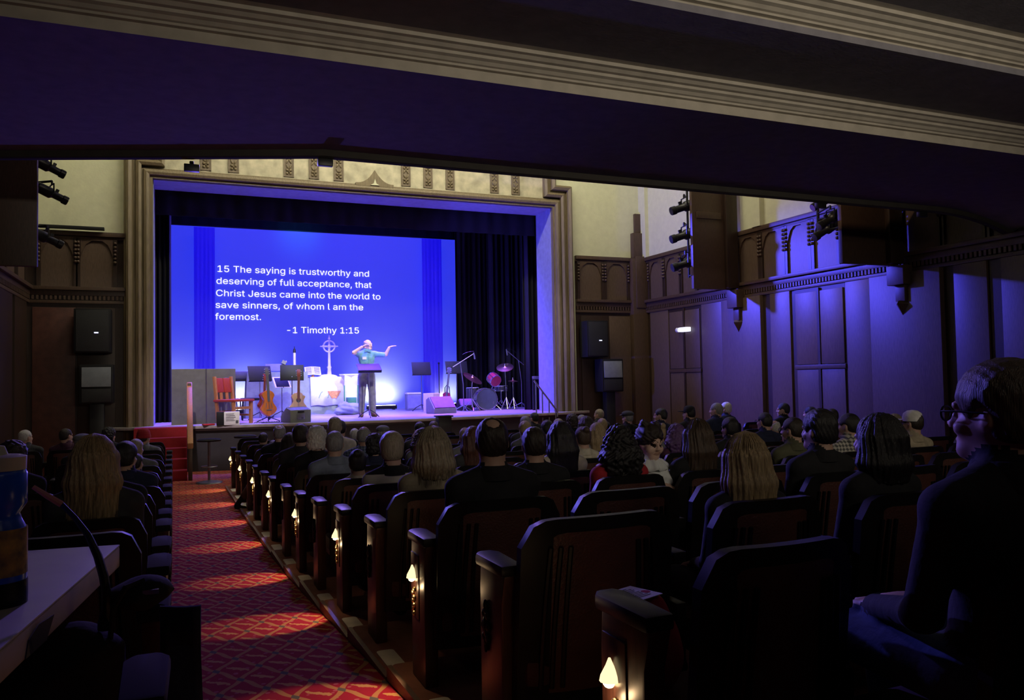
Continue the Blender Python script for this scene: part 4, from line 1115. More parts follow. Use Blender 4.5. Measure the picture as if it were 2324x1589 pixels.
A(1722, 936, 5, 'short', 'black', 'navy', gl=True); A(1756, 953, 6, 'fringe', 'white', 'cream'); A(1798, 946, 4, 'short', 'darkbrown', 'olive', gl=True, yaw=.4); A(1858, 932, 2, 'thick', 'black', 'black', fine=True, yaw=.2)
A(1925, 937, 4, 'short', 'black', 'stripe', yaw=.4); A(1777, 914, 9, 'short', 'black', 'black', yaw=.8); A(1838, 922, 8, 'short', 'black', 'charcoal'); A(1878, 927, 7, 'short', 'darkbrown', 'navy')
A(1992, 940, 1, 'bob', 'black', 'black', True, fine=True, dY=-.12, note='seated person with bushy black chin-length hair and black coat', yaw=.2); A(2028, 938, 5, 'short', 'greyblond', 'grey'); A(2072, 932, 4, 'short', 'darkbrown', 'beige', hat='cap', hatc='white', gl=True, yaw=.4)
A(2250, 826, 0, 'thick', 'brown', 'black', fine=True, dY=-.34, gl=True, yaw=.2, wide=1.10, lc='denim', note='large seated person with tousled brown hair, glasses and dark jumper')
# left block
def AL(*a, **k): return person(*a, block='left', **k)
AL(64, 975, 11, 'short', 'white', 'charcoal'); AL(151, 972, 11, 'short', 'darkbrown', 'plum'); AL(189, 985, 9, 'short', 'grey', 'black', hat='flat', hatc='grey'); AL(257, 971, 11, 'wavy', 'black', 'black', True)
AL(301, 977, 10, 'short', 'darkbrown', 'grey', hat='beanie', hatc='red'); AL(291, 996, 8, 'short', 'greyblond', 'grey'); AL(129, 1009, 4, 'fringe', 'darkbrown', 'black', yaw=-.6, fine=True); AL(226, 990, 3, 'verylong', 'blonde', 'charcoal', True, fine=True, nst=420, dY=-.1)
AL(318, 1003, 5, 'thick', 'black', 'navy', yaw=-.4); AL(32, 1003, 5, 'wavy', 'darkbrown', 'black', True); AL(356, 1026, 7, 'short', 'black', 'black')

dup_groups = {k: v for k, v in seen_labels.items() if len(v) > 1}

# seats: rows of seats of slightly differing widths, as in old theatres, so that every person has a seat of their own
def lay_row(people, x0, sgn, last):
    """seat positions measured from the aisle end; moves a person by a few centimetres at most to fit between armrests"""
    seats = [[x0, None]]
    for q in sorted(people, key=lambda q: sgn * q[0]):
        g = sgn * (q[0] - seats[-1][0])
        if len(seats) == 1 and seats[0][1] is None and g < .30: seats[0][1] = q; sx = x0
        else:
            k = max(1, round(g / .55)); g = min(max(g, .50 * k), .70 * k); a = seats[-1][0]; sx = a + sgn * g
            for j in range(1, k): seats.append([a + sgn * g * j / k, None])
            seats.append([sx, q])
        nx = min(max(q[0], sx - .015), sx + .015)
        if abs(nx - q[0]) > .10: print('MOVED', q[4], q[1], round(nx - q[0], 2))
        q[3].location.x += nx - q[0]; q[0] = nx
    while abs(seats[-1][0] - x0) + .525 < last: seats.append([seats[-1][0] + sgn * .525, None])
    return seats
for n in range(NROW):
    for block in ('right', 'left'):
        ppl = [q for q in PEOPLE if q[1] == n and q[2] == block]
        z = zstep(n) if block == 'right' else zf(YA(n) - .3) + .03
        row = '%s row from the stage' % ORD[NROW - n]
        if block == 'left' and n < 2: continue
        sgn = 1 if block == 'right' else -1
        x0 = XE(YA(n)) + .285 if sgn > 0 else XEL(YA(n)) - .285
        far = max([sgn * (q[0] - x0) for q in ppl] + [0])
        last = far + ((1.0 if n > 6 else 2.2) if sgn > 0 else 0)
        seats = lay_row(ppl, x0, sgn, last)
        for i, (x, q) in enumerate(seats):
            gaps = [abs(x - seats[j][0]) for j in (i - 1, i + 1) if 0 <= j < len(seats)] or [.525]
            w_ = min(1.22, max(.90, min(gaps) / .525)); ar = (gaps[-1] if i + 1 < len(seats) else w_ * .525) / 2
            y = YA(n) - .12 + (q[5] if q else 0)
            if sgn > 0: lb = (('lamp-lit aisle seat' if n % 2 == 0 else 'aisle seat with carved end ornament') + ', ' + row) if i == 0 else 'seat under the person with %s, %s' % (q[4], row) if q else 'empty black theatre seat in the ' + row
            else: lb = ('carved aisle end seat on the table side, ' + row) if i == 0 else 'seat under the person with %s, %s row beyond the aisle' % (q[4], ORD[NROW - n]) if q else 'empty theatre seat beyond the aisle, ' + row
            seat(x, y, z, lb, 'theatre seats' if sgn > 0 else 'theatre seats across the aisle', ('right' if sgn > 0 else 'left') if i == 0 else None, n % 2 == 0 and sgn > 0, w_, sgn * ar)
# ------------------------------------------------------------------ the speaker on stage
def SX(px, Y): return onY(px, 900, Y).x
def speaker_person():
    Y = 17.9; X = SX(833, Y)
    P = [elp((0, 0, .97), (.165, .115, .13), LEG), elp((0, 0, 1.13), (.158, .112, .19), TOP, k=.05), elp((0, .0, 1.31), (.185, .115, .17), TOP, k=.05), cap((0, .01, 1.42), (0, .01, 1.50), .09, .062, TOP, k=.03)]
    for s in (-1, 1):
        P += [cap((s * .06, .0, 1.47), (s * .18, .0, 1.425), .05, .065, TOP, k=.04), cap((s * .088, 0, .93), (s * .118, -.02, .52), .105, .078, LEG, k=.03), cap((s * .118, -.02, .52), (s * .135, .0, .11), .078, .066, LEG, k=.02),
              cap((s * .135, .0, .06), (s * .16, -.16, .04), .048, .042, SHOE, k=.015), elp((s * .135, .0, .03), (.05, .06, .03), SHOE, k=.01)]
    # his right arm: elbow out, hand beside the cheek
    P += [cap((-.19, 0, 1.42), (-.26, -.09, 1.44), .066, .056, TOP, k=.03), cap((-.26, -.09, 1.44), (-.315, -.13, 1.455), .044, .043, SK, k=.01), cap((-.315, -.13, 1.455), (-.15, -.20, 1.575), .042, .030, SK, k=.01)]
    P += hand_prims((-.14, -.205, 1.582), (.9, .02, .28), (-.2, .5, .8), .35)
    # his left arm: upper arm level, forearm raised, palm flat
    P += [cap((.19, 0, 1.42), (.38, -.06, 1.405), .066, .055, TOP, k=.03), cap((.38, -.06, 1.405), (.425, -.08, 1.41), .045, .044, SK, k=.01), cap((.425, -.08, 1.41), (.485, -.16, 1.56), .042, .030, SK, k=.01)]
    P += hand_prims((.487, -.165, 1.575), (.85, -.15, .22), (0, -.1, 1), .15)
    P += xform(head_prims(eyes=True), RZ(PI + .62) @ RX(.02), (.035, -.02, 1.63))
    me, _ = sdf_mesh('person', P, .0085)
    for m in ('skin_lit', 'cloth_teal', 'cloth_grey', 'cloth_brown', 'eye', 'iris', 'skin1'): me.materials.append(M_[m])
    o = obj('person', me, None, (X, Y, ZS)); tag(o, 'person in teal short-sleeved shirt and grey trousers gesturing with raised arms on stage', 'person')
    hm, _ = sdf_mesh('hair', hair_prims('fringe'), .007); hm.materials.append(M_['hair_grey']); obj('hair', hm, o, (.035, -.02, 1.63), (RZ(PI + .62) @ RX(.02)).to_euler())
    MB().b2((-.045, -.006, -.03), (.045, .003, .03)).build('name_badge', 'paper', o, (-.075, -.122, 1.33), (.12, 0, -.15))
    mb = MB(); mb.tube([(.02 + .004 * math.sin(q * 20), -.118 - .006 * math.sin(q * 3), 1.0 + q * .42) for q in np.linspace(0, 1, 8)], .006, 5); mb.build('shirt_placket', 'cloth_teal', o)
    mb = MB(); mb.prism([(0, 0), (.09, -.02), (.07, .05), (.0, .06)], (.0, -.09, 1.475), (1, 0, 0), (0, 0, 1), (0, -1, 0), .012); mb.prism([(0, 0), (-.07, -.02), (-.06, .05), (.0, .06)], (.0, -.09, 1.475), (1, 0, 0), (0, 0, 1), (0, -1, 0), .012); mb.build('collar', 'cloth_teal', o, bevel=.004)
    mb = MB(); mb.tube([(.158 * math.cos(a), .115 * math.sin(a), 1.0) for a in np.linspace(0, 2 * PI, 25)], .012, 6, caps=False); mb.build('belt', 'cloth_lightgrey', o)
    return X, Y
MX, MY = speaker_person()

def music_stand(x, y, h, label, yaw=0, tilt=.35, w=.50, dh=.34, z=ZS, paper=False):
    t = thing('music_stand', label, 'music stand', (x, y, z), yaw, 'music stands')
    mb = MB(); mb.tube([(0, 0, .05), (0, 0, h * .6)], .014, 8).tube([(0, 0, h * .6), (0, 0, h)], .010, 8); mb.build('pole', 'steel', t)
    mb = MB()
    for k in range(3):
        a = k * 2 * PI / 3 + .4; mb.tube([(0, 0, .18), (.16 * math.cos(a), .16 * math.sin(a), .10), (.26 * math.cos(a), .26 * math.sin(a), .012)], .010, 6)
    mb.build('tripod', 'black_metal', t)
    R = RX(-tilt); mb = MB(); mb.box((0, .0, h + .1), (w, .008, dh), R).box(Vector((0, .0, h + .1)) + R @ Vector((0, .03, -dh / 2)), (w, .06, .008), R); mb.build('desk', 'plastic_black', t, bevel=.003)
    if paper:
        for s in (-1, 1): MB().box(Vector((s * .11, 0, h + .1)) + R @ Vector((0, .008, 0)), (.20, .004, .27), R).build('sheet_music', 'paper', t)
    MB().ell((0, -.01, h), .022, 10, 6).build('knob', 'steel', t)
    return t
music_stand(SX(838, 17.45), 17.45, 1.02, 'black music stand directly in front of the standing speaker', 0, 1.05, .52, .30)
music_stand(SX(590, 18.05), 18.05, .92, 'black music stand behind the orange-brown cello', .25, .35)
music_stand(SX(663, 18.0), 18.0, .93, 'black music stand beside the acoustic guitar', -.1, .25)
music_stand(SX(957, 20.0), 20.0, 1.02, 'black music stand behind the cream box drum', 0, .30, paper=False)
music_stand(SX(1037, 20.6), 20.6, 1.05, 'wide black music stand by the bass guitar', 0, .3, .62)
music_stand(SX(640, 18.4), 18.4, .72, 'low music stand with white sheets before the draped piano', .5, .5, .34, .22, paper=True)

# ------------------------------------------------------------------ altar group
YAl = 20.8
ax = SX(744, YAl)
t = thing('altar_table', 'altar table draped in grey-green and white cloth under the cross', 'altar', (ax, YAl, ZS))
def drape(x0, x1, y0, y1, z1, z0, amp=.02, folds=9, flare=.06):
    """cloth box: open below, softly folded sides"""
    mb = MB(); per = [(x0, y0), (x1, y0), (x1, y1), (x0, y1)]; pts = []
    for (ax_, ay), (bx, by) in zip(per, per[1:] + per[:1]):
        nn = 24
        for i in range(nn): pts.append((ax_ + (bx - ax_) * i / nn, ay + (by - ay) * i / nn))
    cx_, cy_ = (x0 + x1) / 2, (y0 + y1) / 2; rows = []
    for z in np.linspace(z1, z0, 7):
        q = (z1 - z) / (z1 - z0); row = []
        for i, (x, y) in enumerate(pts):
            dx, dy = x - cx_, y - cy_; m = max(abs(dx) / max(1e-6, (x1 - x0) / 2), abs(dy) / max(1e-6, (y1 - y0) / 2))
            w = flare * q + amp * q * math.sin(i * 2 * PI * folds / len(pts) * 1.0 + math.sin(i * .7) * .8)
            L_ = math.hypot(dx, dy); row.append((x + dx / L_ * w, y + dy / L_ * w, z))
        rows.append(row + row[:1])
    mb.sheet(rows); mb.add([(x, y, z1) for x, y in pts], [tuple(range(len(pts)))]); return mb
drape(-.58, .62, -.38, .38, .92, .0, .03, 11, .05).build('under_cloth', 'grey_cloth', t)
mb = MB(); mb.sheet([[(x, y, z) for y, z in ((.39, .5), (.40, .935), (-.42, .94), (-.455, .62), (-.47 + .01 * math.sin(x * 9), .22 + .012 * math.sin(x * 14)))] for x in np.linspace(-.50, .42, 19)])
fc = mb.build('white_frontal', 'white_cloth', t, sharp=60); fc.modifiers.new('thickness', 'SOLIDIFY').thickness = .008
mb = MB(); mb.prism([(-.17, .12), (.17, .12), (.12, .02), (.05, -.08), (0, -.05), (-.05, -.08), (-.12, .02)], (.08, -.485, .46), (1, 0, 0), (0, 0, 1), (0, -1, 0), .006); mb.build('embroidery', 'orange_embroidery', fc)
mb = MB()
for k in range(3): mb.tube([(-.30 + k * .22 + .10 * q, -.468 - .006 * q, .40 + .16 * q + .05 * math.sin(q * 3)) for q in np.linspace(0, 1, 5)], .006, 5)
mb.build('green_stitching', 'green_cloth', fc)
mb = MB(); mb.ell((0, 0, .94), (.26, .2, .07)); mb.build('raised_cloth', 'white_cloth', t)
def cross():
    t = thing('altar_cross', 'tall silver ringed cross standing on the altar', 'cross', (SX(748, YAl), YAl, ZS + .93))
    mb = MB(); mb.lathe([(.10, 0), (.10, .03), (.06, .06), (.045, .22), (.06, .25), (.055, .28)], (0, 0, 0), 8); mb.build('base', 'silver', t)
    mb = MB(); mb.lathe([(.040, .27), (.032, .62), (.03, .80)], (0, 0, 0), 8).lathe([(.026, .80), (.022, .98), (.035, 1.0), (.012, 1.04), (.02, 1.06), (.002, 1.10)], (0, 0, 0), 8); mb.build('staff', 'silver', t)
    mb = MB()
    for s in (-1, 1): mb.lathe([(.022, 0), (.024, .12), (.036, .15), (.014, .19), (.02, .21), (.002, .24)], (0, 0, .80), 8, RY(s * PI / 2))
    mb.ell((0, -.02, .80), (.05, .025, .05)); mb.build('arms', 'silver', t)
    mb = MB(); mb.tube([(.145 * math.cos(a), 0, .80 + .145 * math.sin(a)) for a in np.linspace(0, 2 * PI, 33)], .020, 8, caps=False); mb.build('ring', 'silver', t)
cross()
def candle():
    Y = 20.6; t = thing('candle_stand', 'tall white candle on a slim stand beside the altar', 'candle', (SX(669, Y), Y, ZS))
    mb = MB(); mb.lathe([(.14, 0), (.14, .02), (.03, .05), (.018, .1), (.018, 1.02), (.08, 1.05), (.085, 1.08), (.03, 1.09), (.03, 1.12)], (0, 0, 0), 14); mb.build('stand', 'silver', t)
    mb = MB(); mb.lathe([(.033, 1.10), (.033, 1.58)], (0, 0, 0), 14); mb.build('wax', 'white', t)
    mb = MB(); mb.lathe([(.036, 1.56), (.030, 1.64), (.008, 1.68), (.008, 1.72)], (0, 0, 0), 12); mb.build('follower', 'black_metal', t)
candle()
def open_book():
    t = thing('open_bible', 'large open book on a tilted stand upon the altar', 'book', (SX(709, YAl), YAl - .1, ZS + .93))
    MB().lathe([(.07, 0), (.03, .04), (.025, .12)], (0, 0, 0), 10).build('stand', 'oak', t)
    for s in (-1, 1):
        R = RX(.9) @ RY(s * .12); MB().box((s * .10, 0, .17), (.20, .26, .025), R).build('page_block', 'paper', t, bevel=.006)
    mb = MB()
    for s in (-1, 1):
        for k in range(6): mb.box(Vector((s * .10, 0, .17)) + (RX(.9) @ RY(s * .12)) @ Vector((0, .09 - .036 * k, .0145)), (.14, .016, .001), RX(.9) @ RY(s * .12))
    mb.build('print', 'ink', t)
open_book()
def font_stand():
    Y = 20.0; t = thing('pedestal', 'white flared pedestal with green-edged cloth beside the altar', 'pedestal', (SX(794, Y), Y, ZS))
    mb = MB(); mb.lathe([(.20, 0), (.18, .04), (.15, .10), (.145, .80), (.20, .92), (.26, .97), (.26, 1.0), (.05, 1.0)], (0, 0, 0), 8); mb.build('column', 'white', t)
    mb = MB(); mb.sheet([[(x, -.16 - .10 * max(0, z - .8) * 2, z) for z in np.linspace(.02, .96, 8)] for x in (-.16, .16)]); b = mb.build('cloth', 'white_cloth', t); b.modifiers.new('thickness', 'SOLIDIFY').thickness = .008
    for x in (-.17, .17): MB().b2((x - .012, -.19, .10), (x + .012, -.165, .72)).build('green_edge', 'green_cloth', b)
    tag(MB().b2((-.11, -.1, 0), (.11, .1, .16)).build('green_box', 'green_cloth', None, (SX(797, 19.5), 19.5, ZS + .26), bevel=.01), 'small mottled green box resting on the grey bundle', 'box')
    P = [elp((0, 0, .12), (.30, .22, .14)), elp((-.12, .02, .20), (.16, .16, .12)), elp((.1, -.03, .17), (.2, .18, .12)), elp((-.25, -.02, .08), (.12, .14, .1))]
    me, _ = sdf_mesh('cloth_bundle', P, .02, disp=lambda X_, Y_, Z_: .012 * np.sin(Z_ * 60 + X_ * 14) * np.cos(Y_ * 20)); me.materials.append(M_['grey_cloth'])
    tag(obj('cloth_bundle', me, None, (SX(793, 19.45), 19.45, ZS)), 'bundle of folded grey cloth beside the speaker', 'cloth')
font_stand()

# ------------------------------------------------------------------ piano corner
t = thing('folding_screen', 'tall grey two-panel folding screen on stage', 'screen', (SX(468, 17.45), 17.45, ZS))
for s, wd, ang in ((-1, .66, .12), (1, .60, .30)):
    R = RZ(ang); c = R @ Vector((s * wd / 2, 0, 0)); MB().box((c.x, c.y, .56), (wd, .05, 1.12), R).build('panel', 'grey_box', t, bevel=.006)
MB().tube([(0, -.03, 0), (0, -.03, 1.12)], .012, 6).build('hinge', 'steel', t)
Yp_ = 19.4
t = thing('upright_piano', 'digital piano hidden behind a grey-green cloth cover', 'piano', (SX(628, Yp_), Yp_, ZS))
drape(-.68, .68, -.25, .25, 1.06, .0, .02, 9, .04).build('cover', 'grey_cloth', t)
MB().box((-.02, .0, 1.17), (.46, .015, .18), RX(-.35)).build('music_rest', 'grey_box', t, bevel=.006)
MB().box((-.95, -.05, .90), (.50, .30, .08)).build('keybed', 'black_paint', t, bevel=.01)
MB().box((-.66, .0, .98), (.60, .34, .22)).build('key_block', 'grey_box', t, bevel=.02)
tag(MB().box((0, 0, .05), (.10, .06, .08), RY(.5)).ell((.05, 0, .06), .03, 8, 6).build('microphone_clip', 'steel', None, (SX(645, Yp_) , Yp_, ZS + 1.24)), 'small metal clip on top of the draped piano', 'clip')
def wooden_chair():
    Y = 17.02; t = thing('wooden_chair', 'red-lit wooden chair with two-board back on stage', 'chair', (SX(530, Y), Y, ZS), -2.4); t.scale = (1.18, 1.18, 1.05)
    for s in (-1, 1):
        MB().box((s * .19, -.20, .45), (.045, .05, .92), RX(.10)).build('back_post', 'oak', t, bevel=.006)
        MB().box((s * .20, .20, .21), (.05, .05, .43)).build('leg', 'oak', t, bevel=.006)
        MB().box((s * .20, 0, .16), (.03, .38, .04)).build('stretcher', 'oak', t, bevel=.004)
        MB().box((s * .105, -.235, .74), (.20, .03, .28), RX(.12)).build('back_board', 'red_wood', t, bevel=.015)
        MB().box((s * .065, -.215, .53), (.06, .02, .24), RX(.10)).build('back_slat', 'oak', t, bevel=.004)
    MB().box((0, .01, .445), (.48, .48, .045)).build('seat', 'red_wood', t, bevel=.015)
    MB().box((0, .20, .30), (.40, .03, .05)).build('apron', 'oak', t)
    MB().box((0, -.19, .22), (.40, .03, .05)).build('rear_stretcher', 'oak', t)
wooden_chair()
def black_chair(px, Y, label, rz):
    t = thing('black_chair', label, 'chair', (SX(px, Y), Y, ZS), rz, 'black stage chairs')
    pts = [(.18 * math.cos(a), -.2, .62 + .22 * math.sin(a)) for a in np.linspace(0, PI, 11)]
    MB().prism([(p[0], p[2]) for p in pts] + [(-.18, .48), (.18, .48)], (0, -.2, 0), (1, 0, 0), (0, 0, 1), (0, 1, 0), .04).build('backrest', 'plastic_black', t, bevel=.01)
    MB().box((0, .02, .45), (.40, .40, .05)).build('seat', 'plastic_black', t, bevel=.015)
    for sx in (-1, 1):
        for sy in (-1, 1): MB().tube([(sx * .17, sy * .17, .43), (sx * .19, sy * .2, 0)], .013, 6).build('leg', 'black_metal', t)
black_chair(488, 17.95, 'black round-backed chair beside the folding screen', -.9)
black_chair(523, 18.62, 'black round-backed chair in front of the keyboard', -1.4)
t = thing('piano_bench', 'low black bench with a thin seat near the cello', 'bench', (SX(580, 18.3), 18.3, ZS))
MB().box((0, 0, .46), (.62, .32, .06)).build('seat', 'plastic_black', t, bevel=.015)
for sx in (-1, 1):
    for sy in (-1, 1): MB().tube([(sx * .26, sy * .12, .44), (sx * .28, sy * .13, 0)], .014, 6).build('leg', 'black_metal', t)
tag(MB().b2((-.085, -.06, 0), (.085, .06, .26)).build('equipment_case', 'plastic_black', None, (SX(501.5, 16.5), 16.49, ZS), bevel=.012), 'small black equipment case at the stage edge', 'case')
t = thing('notice_box', 'small box with a cream printed notice at the stage edge', 'box', (SX(526, 16.42), 16.42, ZS))
MB().b2((-.145, 0, 0), (.145, .12, .26)).build('box', 'white', t, bevel=.008)
mb = MB()
for k in range(5): mb.b2((-.11, -.004, .21 - k * .032), (.04 + .015 * (k % 3), .0, .22 - k * .032))
mb.b2((.07, -.004, .03), (.12, 0, .09)); mb.build('print', 'ink', t)
tag(MB().box((0, 0, .02), (.22, .10, .03), RZ(.3)).build('red_cloth_scrap', 'red_paint', None, (SX(473, 16.5), 16.55, ZS), bevel=.008), 'small red object lying near the folding screen', 'cloth')

def outline(k, waist, up, low, L):
    """half-width profile of a stringed body from bottom (0) to top (L)"""
    pts = []
    for q in np.linspace(0, 1, k):
        w = low * math.exp(-((q - .27) / .25) ** 2) + up * math.exp(-((q - .80) / .19) ** 2) + waist * math.exp(-((q - .56) / .14) ** 2)
        e = min(1, math.sqrt(max(0, q) / .10), math.sqrt(max(0, 1 - q) / .08)); pts.append((w * e, q * L))
    return pts
def stringed(name, label, cat, loc, rot, L, low, up, waist, depth, mtop, mneck, neck, hole=True, group=None, cut=False):
    t = thing(name, label, cat, loc, 0, group); t.rotation_euler = rot
    pr = outline(22, waist, up, low, L)
    poly = [(w, z) for w, z in pr] + [(-w, z) for w, z in pr[::-1]]
    if cut: poly = [(min(x, .35 * low + .02) if (x > 0 and z > L * .82) else x, z) for x, z in poly]
    MB().prism(poly, (0, depth, 0), (1, 0, 0), (0, 0, 1), (0, -1, 0), depth).build('body', mtop, t, bevel=.006)
    if hole: MB().lathe([(low * .26, 0), (low * .26, .004)], (0, .001, L * .62), 18, RX(PI / 2)).build('sound_hole', 'ink', t)
    else:
        for s in (-1, 1): MB().tube([(s * low * .42, -.003, L * .30), (s * low * .34, -.003, L * .42), (s * low * .28, -.003, L * .5)], .006, 5).build('sound_hole', 'ink', t)
    MB().b2((-.026, -.012, L * (.62 if hole else .55)), (.026, .012, L + neck)).build('neck', mneck, t, bevel=.004)
    h = MB().box((0, .012, L + neck + .08), (.075, .02, .17), RX(-.2)).build('headstock', mneck, t, bevel=.006)
    mb = MB()
    for s in (-1, 1):
        for k in range(3): mb.tube([(s * .035, .01, L + neck + .03 + k * .045), (s * .06, .01, L + neck + .03 + k * .045)], .008, 6)
    stuff(mb.build('tuning_pegs', 'steel', h))
    MB().b2((-low * .35, -.014, L * .22), (low * .35, 0, L * .25)).build('bridge', 'ink', t)
    mb = MB()
    for k in range(4): mb.tube([(-.012 + .008 * k, -.016, L * .23), (-.012 + .008 * k, -.016, L + neck)], .0015, 3)
    mb.build('strings', 'steel', t)
    return t
stringed('acoustic_guitar', 'pale spruce acoustic guitar propped behind the floor wedge', 'guitar', (SX(676, 17.2), 17.15, ZS + .14), (-.16, .05, .05), .48, .19, .14, .03, .10, 'spruce', 'neck_wood', .32, True, cut=True)
stringed('cello', 'orange-brown cello leaning upright on its stand', 'cello', (SX(611, 17.1), 17.05, ZS + .12), (-.14, .0, .25), .56, .165, .125, .02, .11, 'violin_wood', 'ink', .30, False)
stringed('viola', 'darker red-brown stringed instrument behind the cello', 'viola', (SX(598, 17.4), 17.4, ZS + .22), (-.14, .16, .5), .42, .12, .09, .015, .07, 'cello_dark', 'cello_dark', .22, False)
t = thing('instrument_stand', 'thin black stand holding the cello', 'stand', (SX(611, 17.2), 17.34, ZS))
mb = MB(); mb.tube([(0, .05, 0), (0, .05, .62)], .012, 6)
for s in (-1, 1): mb.tube([(0, .05, .10), (s * .24, .02, .0)], .012, 6).tube([(0, .05, .10), (s * .07, -.12, .095), (s * .07, -.30, .105)], .010, 6)
mb.build('frame', 'black_metal', t)
tag(MB().tube([(-.2 + .5 * q, .03 * math.sin(q * 9), .012 + .01 * math.sin(q * 30) ** 2) for q in np.linspace(0, 1, 30)], .008, 5).tube([(.1 + .35 * math.cos(q * 7) * q, .12 * math.sin(q * 7), .01) for q in np.linspace(0, 1, 30)], .008, 5).build('stage_cable', 'cable_black', None, (SX(600, 16.75), 16.75, ZS)), 'black cables coiled on the stage below the cello', 'cable')

# ------------------------------------------------------------------ floor wedges, amplifier, box drum
def wedge(px, Y, w, label, rz, mtop='speaker_grille', mbody='plastic_black', h=.36, dp=.42):
    t = thing('floor_monitor', label, 'floor monitor', (SX(px, Y), Y, ZS), rz, 'floor monitors')
    MB().prism([(-dp / 2, 0), (dp / 2, 0), (dp / 2, .12), (-dp / 2 + .16, h), (-dp / 2, h * .84)], (-w / 2, 0, 0), (0, 1, 0), (0, 0, 1), (1, 0, 0), w).build('cabinet', mbody, t, bevel=.014)
    a = Vector((0, dp / 2, .12)); b = Vector((0, -dp / 2 + .16, h)); m = (a + b) / 2; ang = math.atan2(b.z - a.z, b.y - a.y)
    MB().box(m + Vector((0, .012, .012)), (w * .92, (b - a).length * .92, .02), RX(ang)).build('grille', mtop, t, bevel=.005)
    MB().box((0, -dp / 2 - .008, h * .42), (w * .36, .012, h * .4)).build('connector_plate', 'steel', t, bevel=.004)
    MB().box((.03, -dp / 2 - .016, h * .30), (.04, .008, .04)).build('socket', 'ink', t)
    MB().box((0, -dp / 2 - .01, h * .72), (w * .30, .014, .03)).build('handle', 'plastic_black', t)
    return t
D('wedge_grey', (.17, .18, .15), .6, bump=.2); D('wedge_magenta_lit', (.24, .10, .20), .7, bump=.4, bscale=200)  # second one: magenta stage light put into the dark grille's colour
wedge(671, 16.62, .46, 'grey floor monitor wedge in front of the acoustic guitar', .35, 'wedge_grey', 'wedge_grey', .30)
wedge(1001, 18.45, .60, 'wide floor monitor wedge with magenta light coloured onto its sloping face', PI + .15, 'wedge_magenta_lit', 'wedge_grey', .40, .46)
wedge(1055, 19.6, .36, 'small violet-lit floor monitor wedge beside the drum kit', PI, 'wedge_magenta_lit', 'plastic_black', .30, .3)
t = thing('guitar_amplifier', 'blue-grey guitar amplifier with white top edge', 'amplifier', (SX(938, 21.0), 21.0, ZS))
MB().b2((-.20, -.14, .02), (.20, .14, .46)).build('cabinet', 'amp_cloth', t, bevel=.015); MB().b2((-.21, -.15, .44), (.21, .15, .48)).build('top_trim', 'white', t, bevel=.008)
MB().b2((-.17, -.15, .06), (.17, -.135, .38)).build('grille', 'amp_cloth', t)
t = thing('box_drum', 'cream wooden box drum beside the wedge', 'cajon', (SX(979, 19.3), 19.3, ZS), .7)
MB().b2((-.15, -.15, .01), (.15, .15, .48)).build('body', 'cajon_wood', t, bevel=.008); MB().b2((-.145, -.158, .02), (.145, -.15, .47)).build('tapping_board', 'cajon_wood', t)
stringed('bass_guitar', 'red bass guitar upright on a stand by the screen edge', 'guitar', (SX(1008, 20.3), 20.2, ZS + .10), (-.10, .13, -.2), .40, .13, .10, .03, .045, 'drum_shell', 'ink', .50, True)
t = thing('guitar_stand', 'curved black stand holding the bass guitar', 'stand', (SX(1010, 20.3), 20.3, ZS))
mb = MB(); mb.tube([(.02, .06, 0), (.02, .06, .6), (.06, .04, .66), (.12, .0, .62), (.14, -.02, .3), (.12, -.1, 0)], .012, 6).tube([(.02, .06, .2), (-.15, -.1, 0)], .012, 6); mb.build('frame', 'black_metal', t)
mb = MB(); mb.tube([(0, 0, .02), (0, 0, 1.25)], .014, 8)
for k in range(3): mb.tube([(0, 0, .12), (.22 * math.cos(k * 2.1), .22 * math.sin(k * 2.1), .01)], .01, 6)
mb.ell((0, 0, 1.27), .03, 8, 6); tag(mb.build('microphone_stand', 'black_metal', None, (SX(997, 20.9), 20.9, ZS)), 'straight black microphone stand beside the violet banner', 'microphone stand')
def mic_boom(px, Y, hpx0, tip_px, tip_py, piv_px, piv_py, label):
    x = SX(px, Y); piv = onY(piv_px, piv_py, Y); tip = onY(tip_px, tip_py, Y); t = thing('boom_microphone', label, 'microphone', (x, Y, ZS), 0, 'overhead drum microphones')
    L_ = lambda p: Vector(p) - Vector((x, Y, ZS))
    a, b = L_(piv), L_(tip); mid = a + (b - a) * .35
    mb = MB(); mb.tube([(0, 0, .02), (0, 0, mid.z * .55), Vector((mid.x, mid.y, mid.z))], .013, 6)
    for k in range(3): mb.tube([(0, 0, .15), (.3 * math.cos(k * 2.1 + .5), .3 * math.sin(k * 2.1 + .5), .01)], .011, 6)
    mb.build('stand', 'steel', t)
    MB().tube([a, b], .010, 6).build('boom', 'steel', t)
    MB().tube([b + Vector((0, 0, .03)), b + Vector((.02, 0, -.06)), b + Vector((.03, 0, -.14))], [.016, .022, .022], 8).build('capsule', 'steel', t)
    MB().tube([a + (b - a) * q + Vector((0, -.01, .06 + .10 * math.sin(q * PI))) for q in np.linspace(.45, 1, 7)], .006, 5).build('cable', 'cable_black', t)
mic_boom(1052, 19.2, 0, 1075, 803, 1028, 833, 'overhead microphone on a boom reaching over the ride cymbal')
mic_boom(1184, 20.0, 0, 1149, 795, 1192, 831, 'overhead microphone on a boom above the crash cymbal')

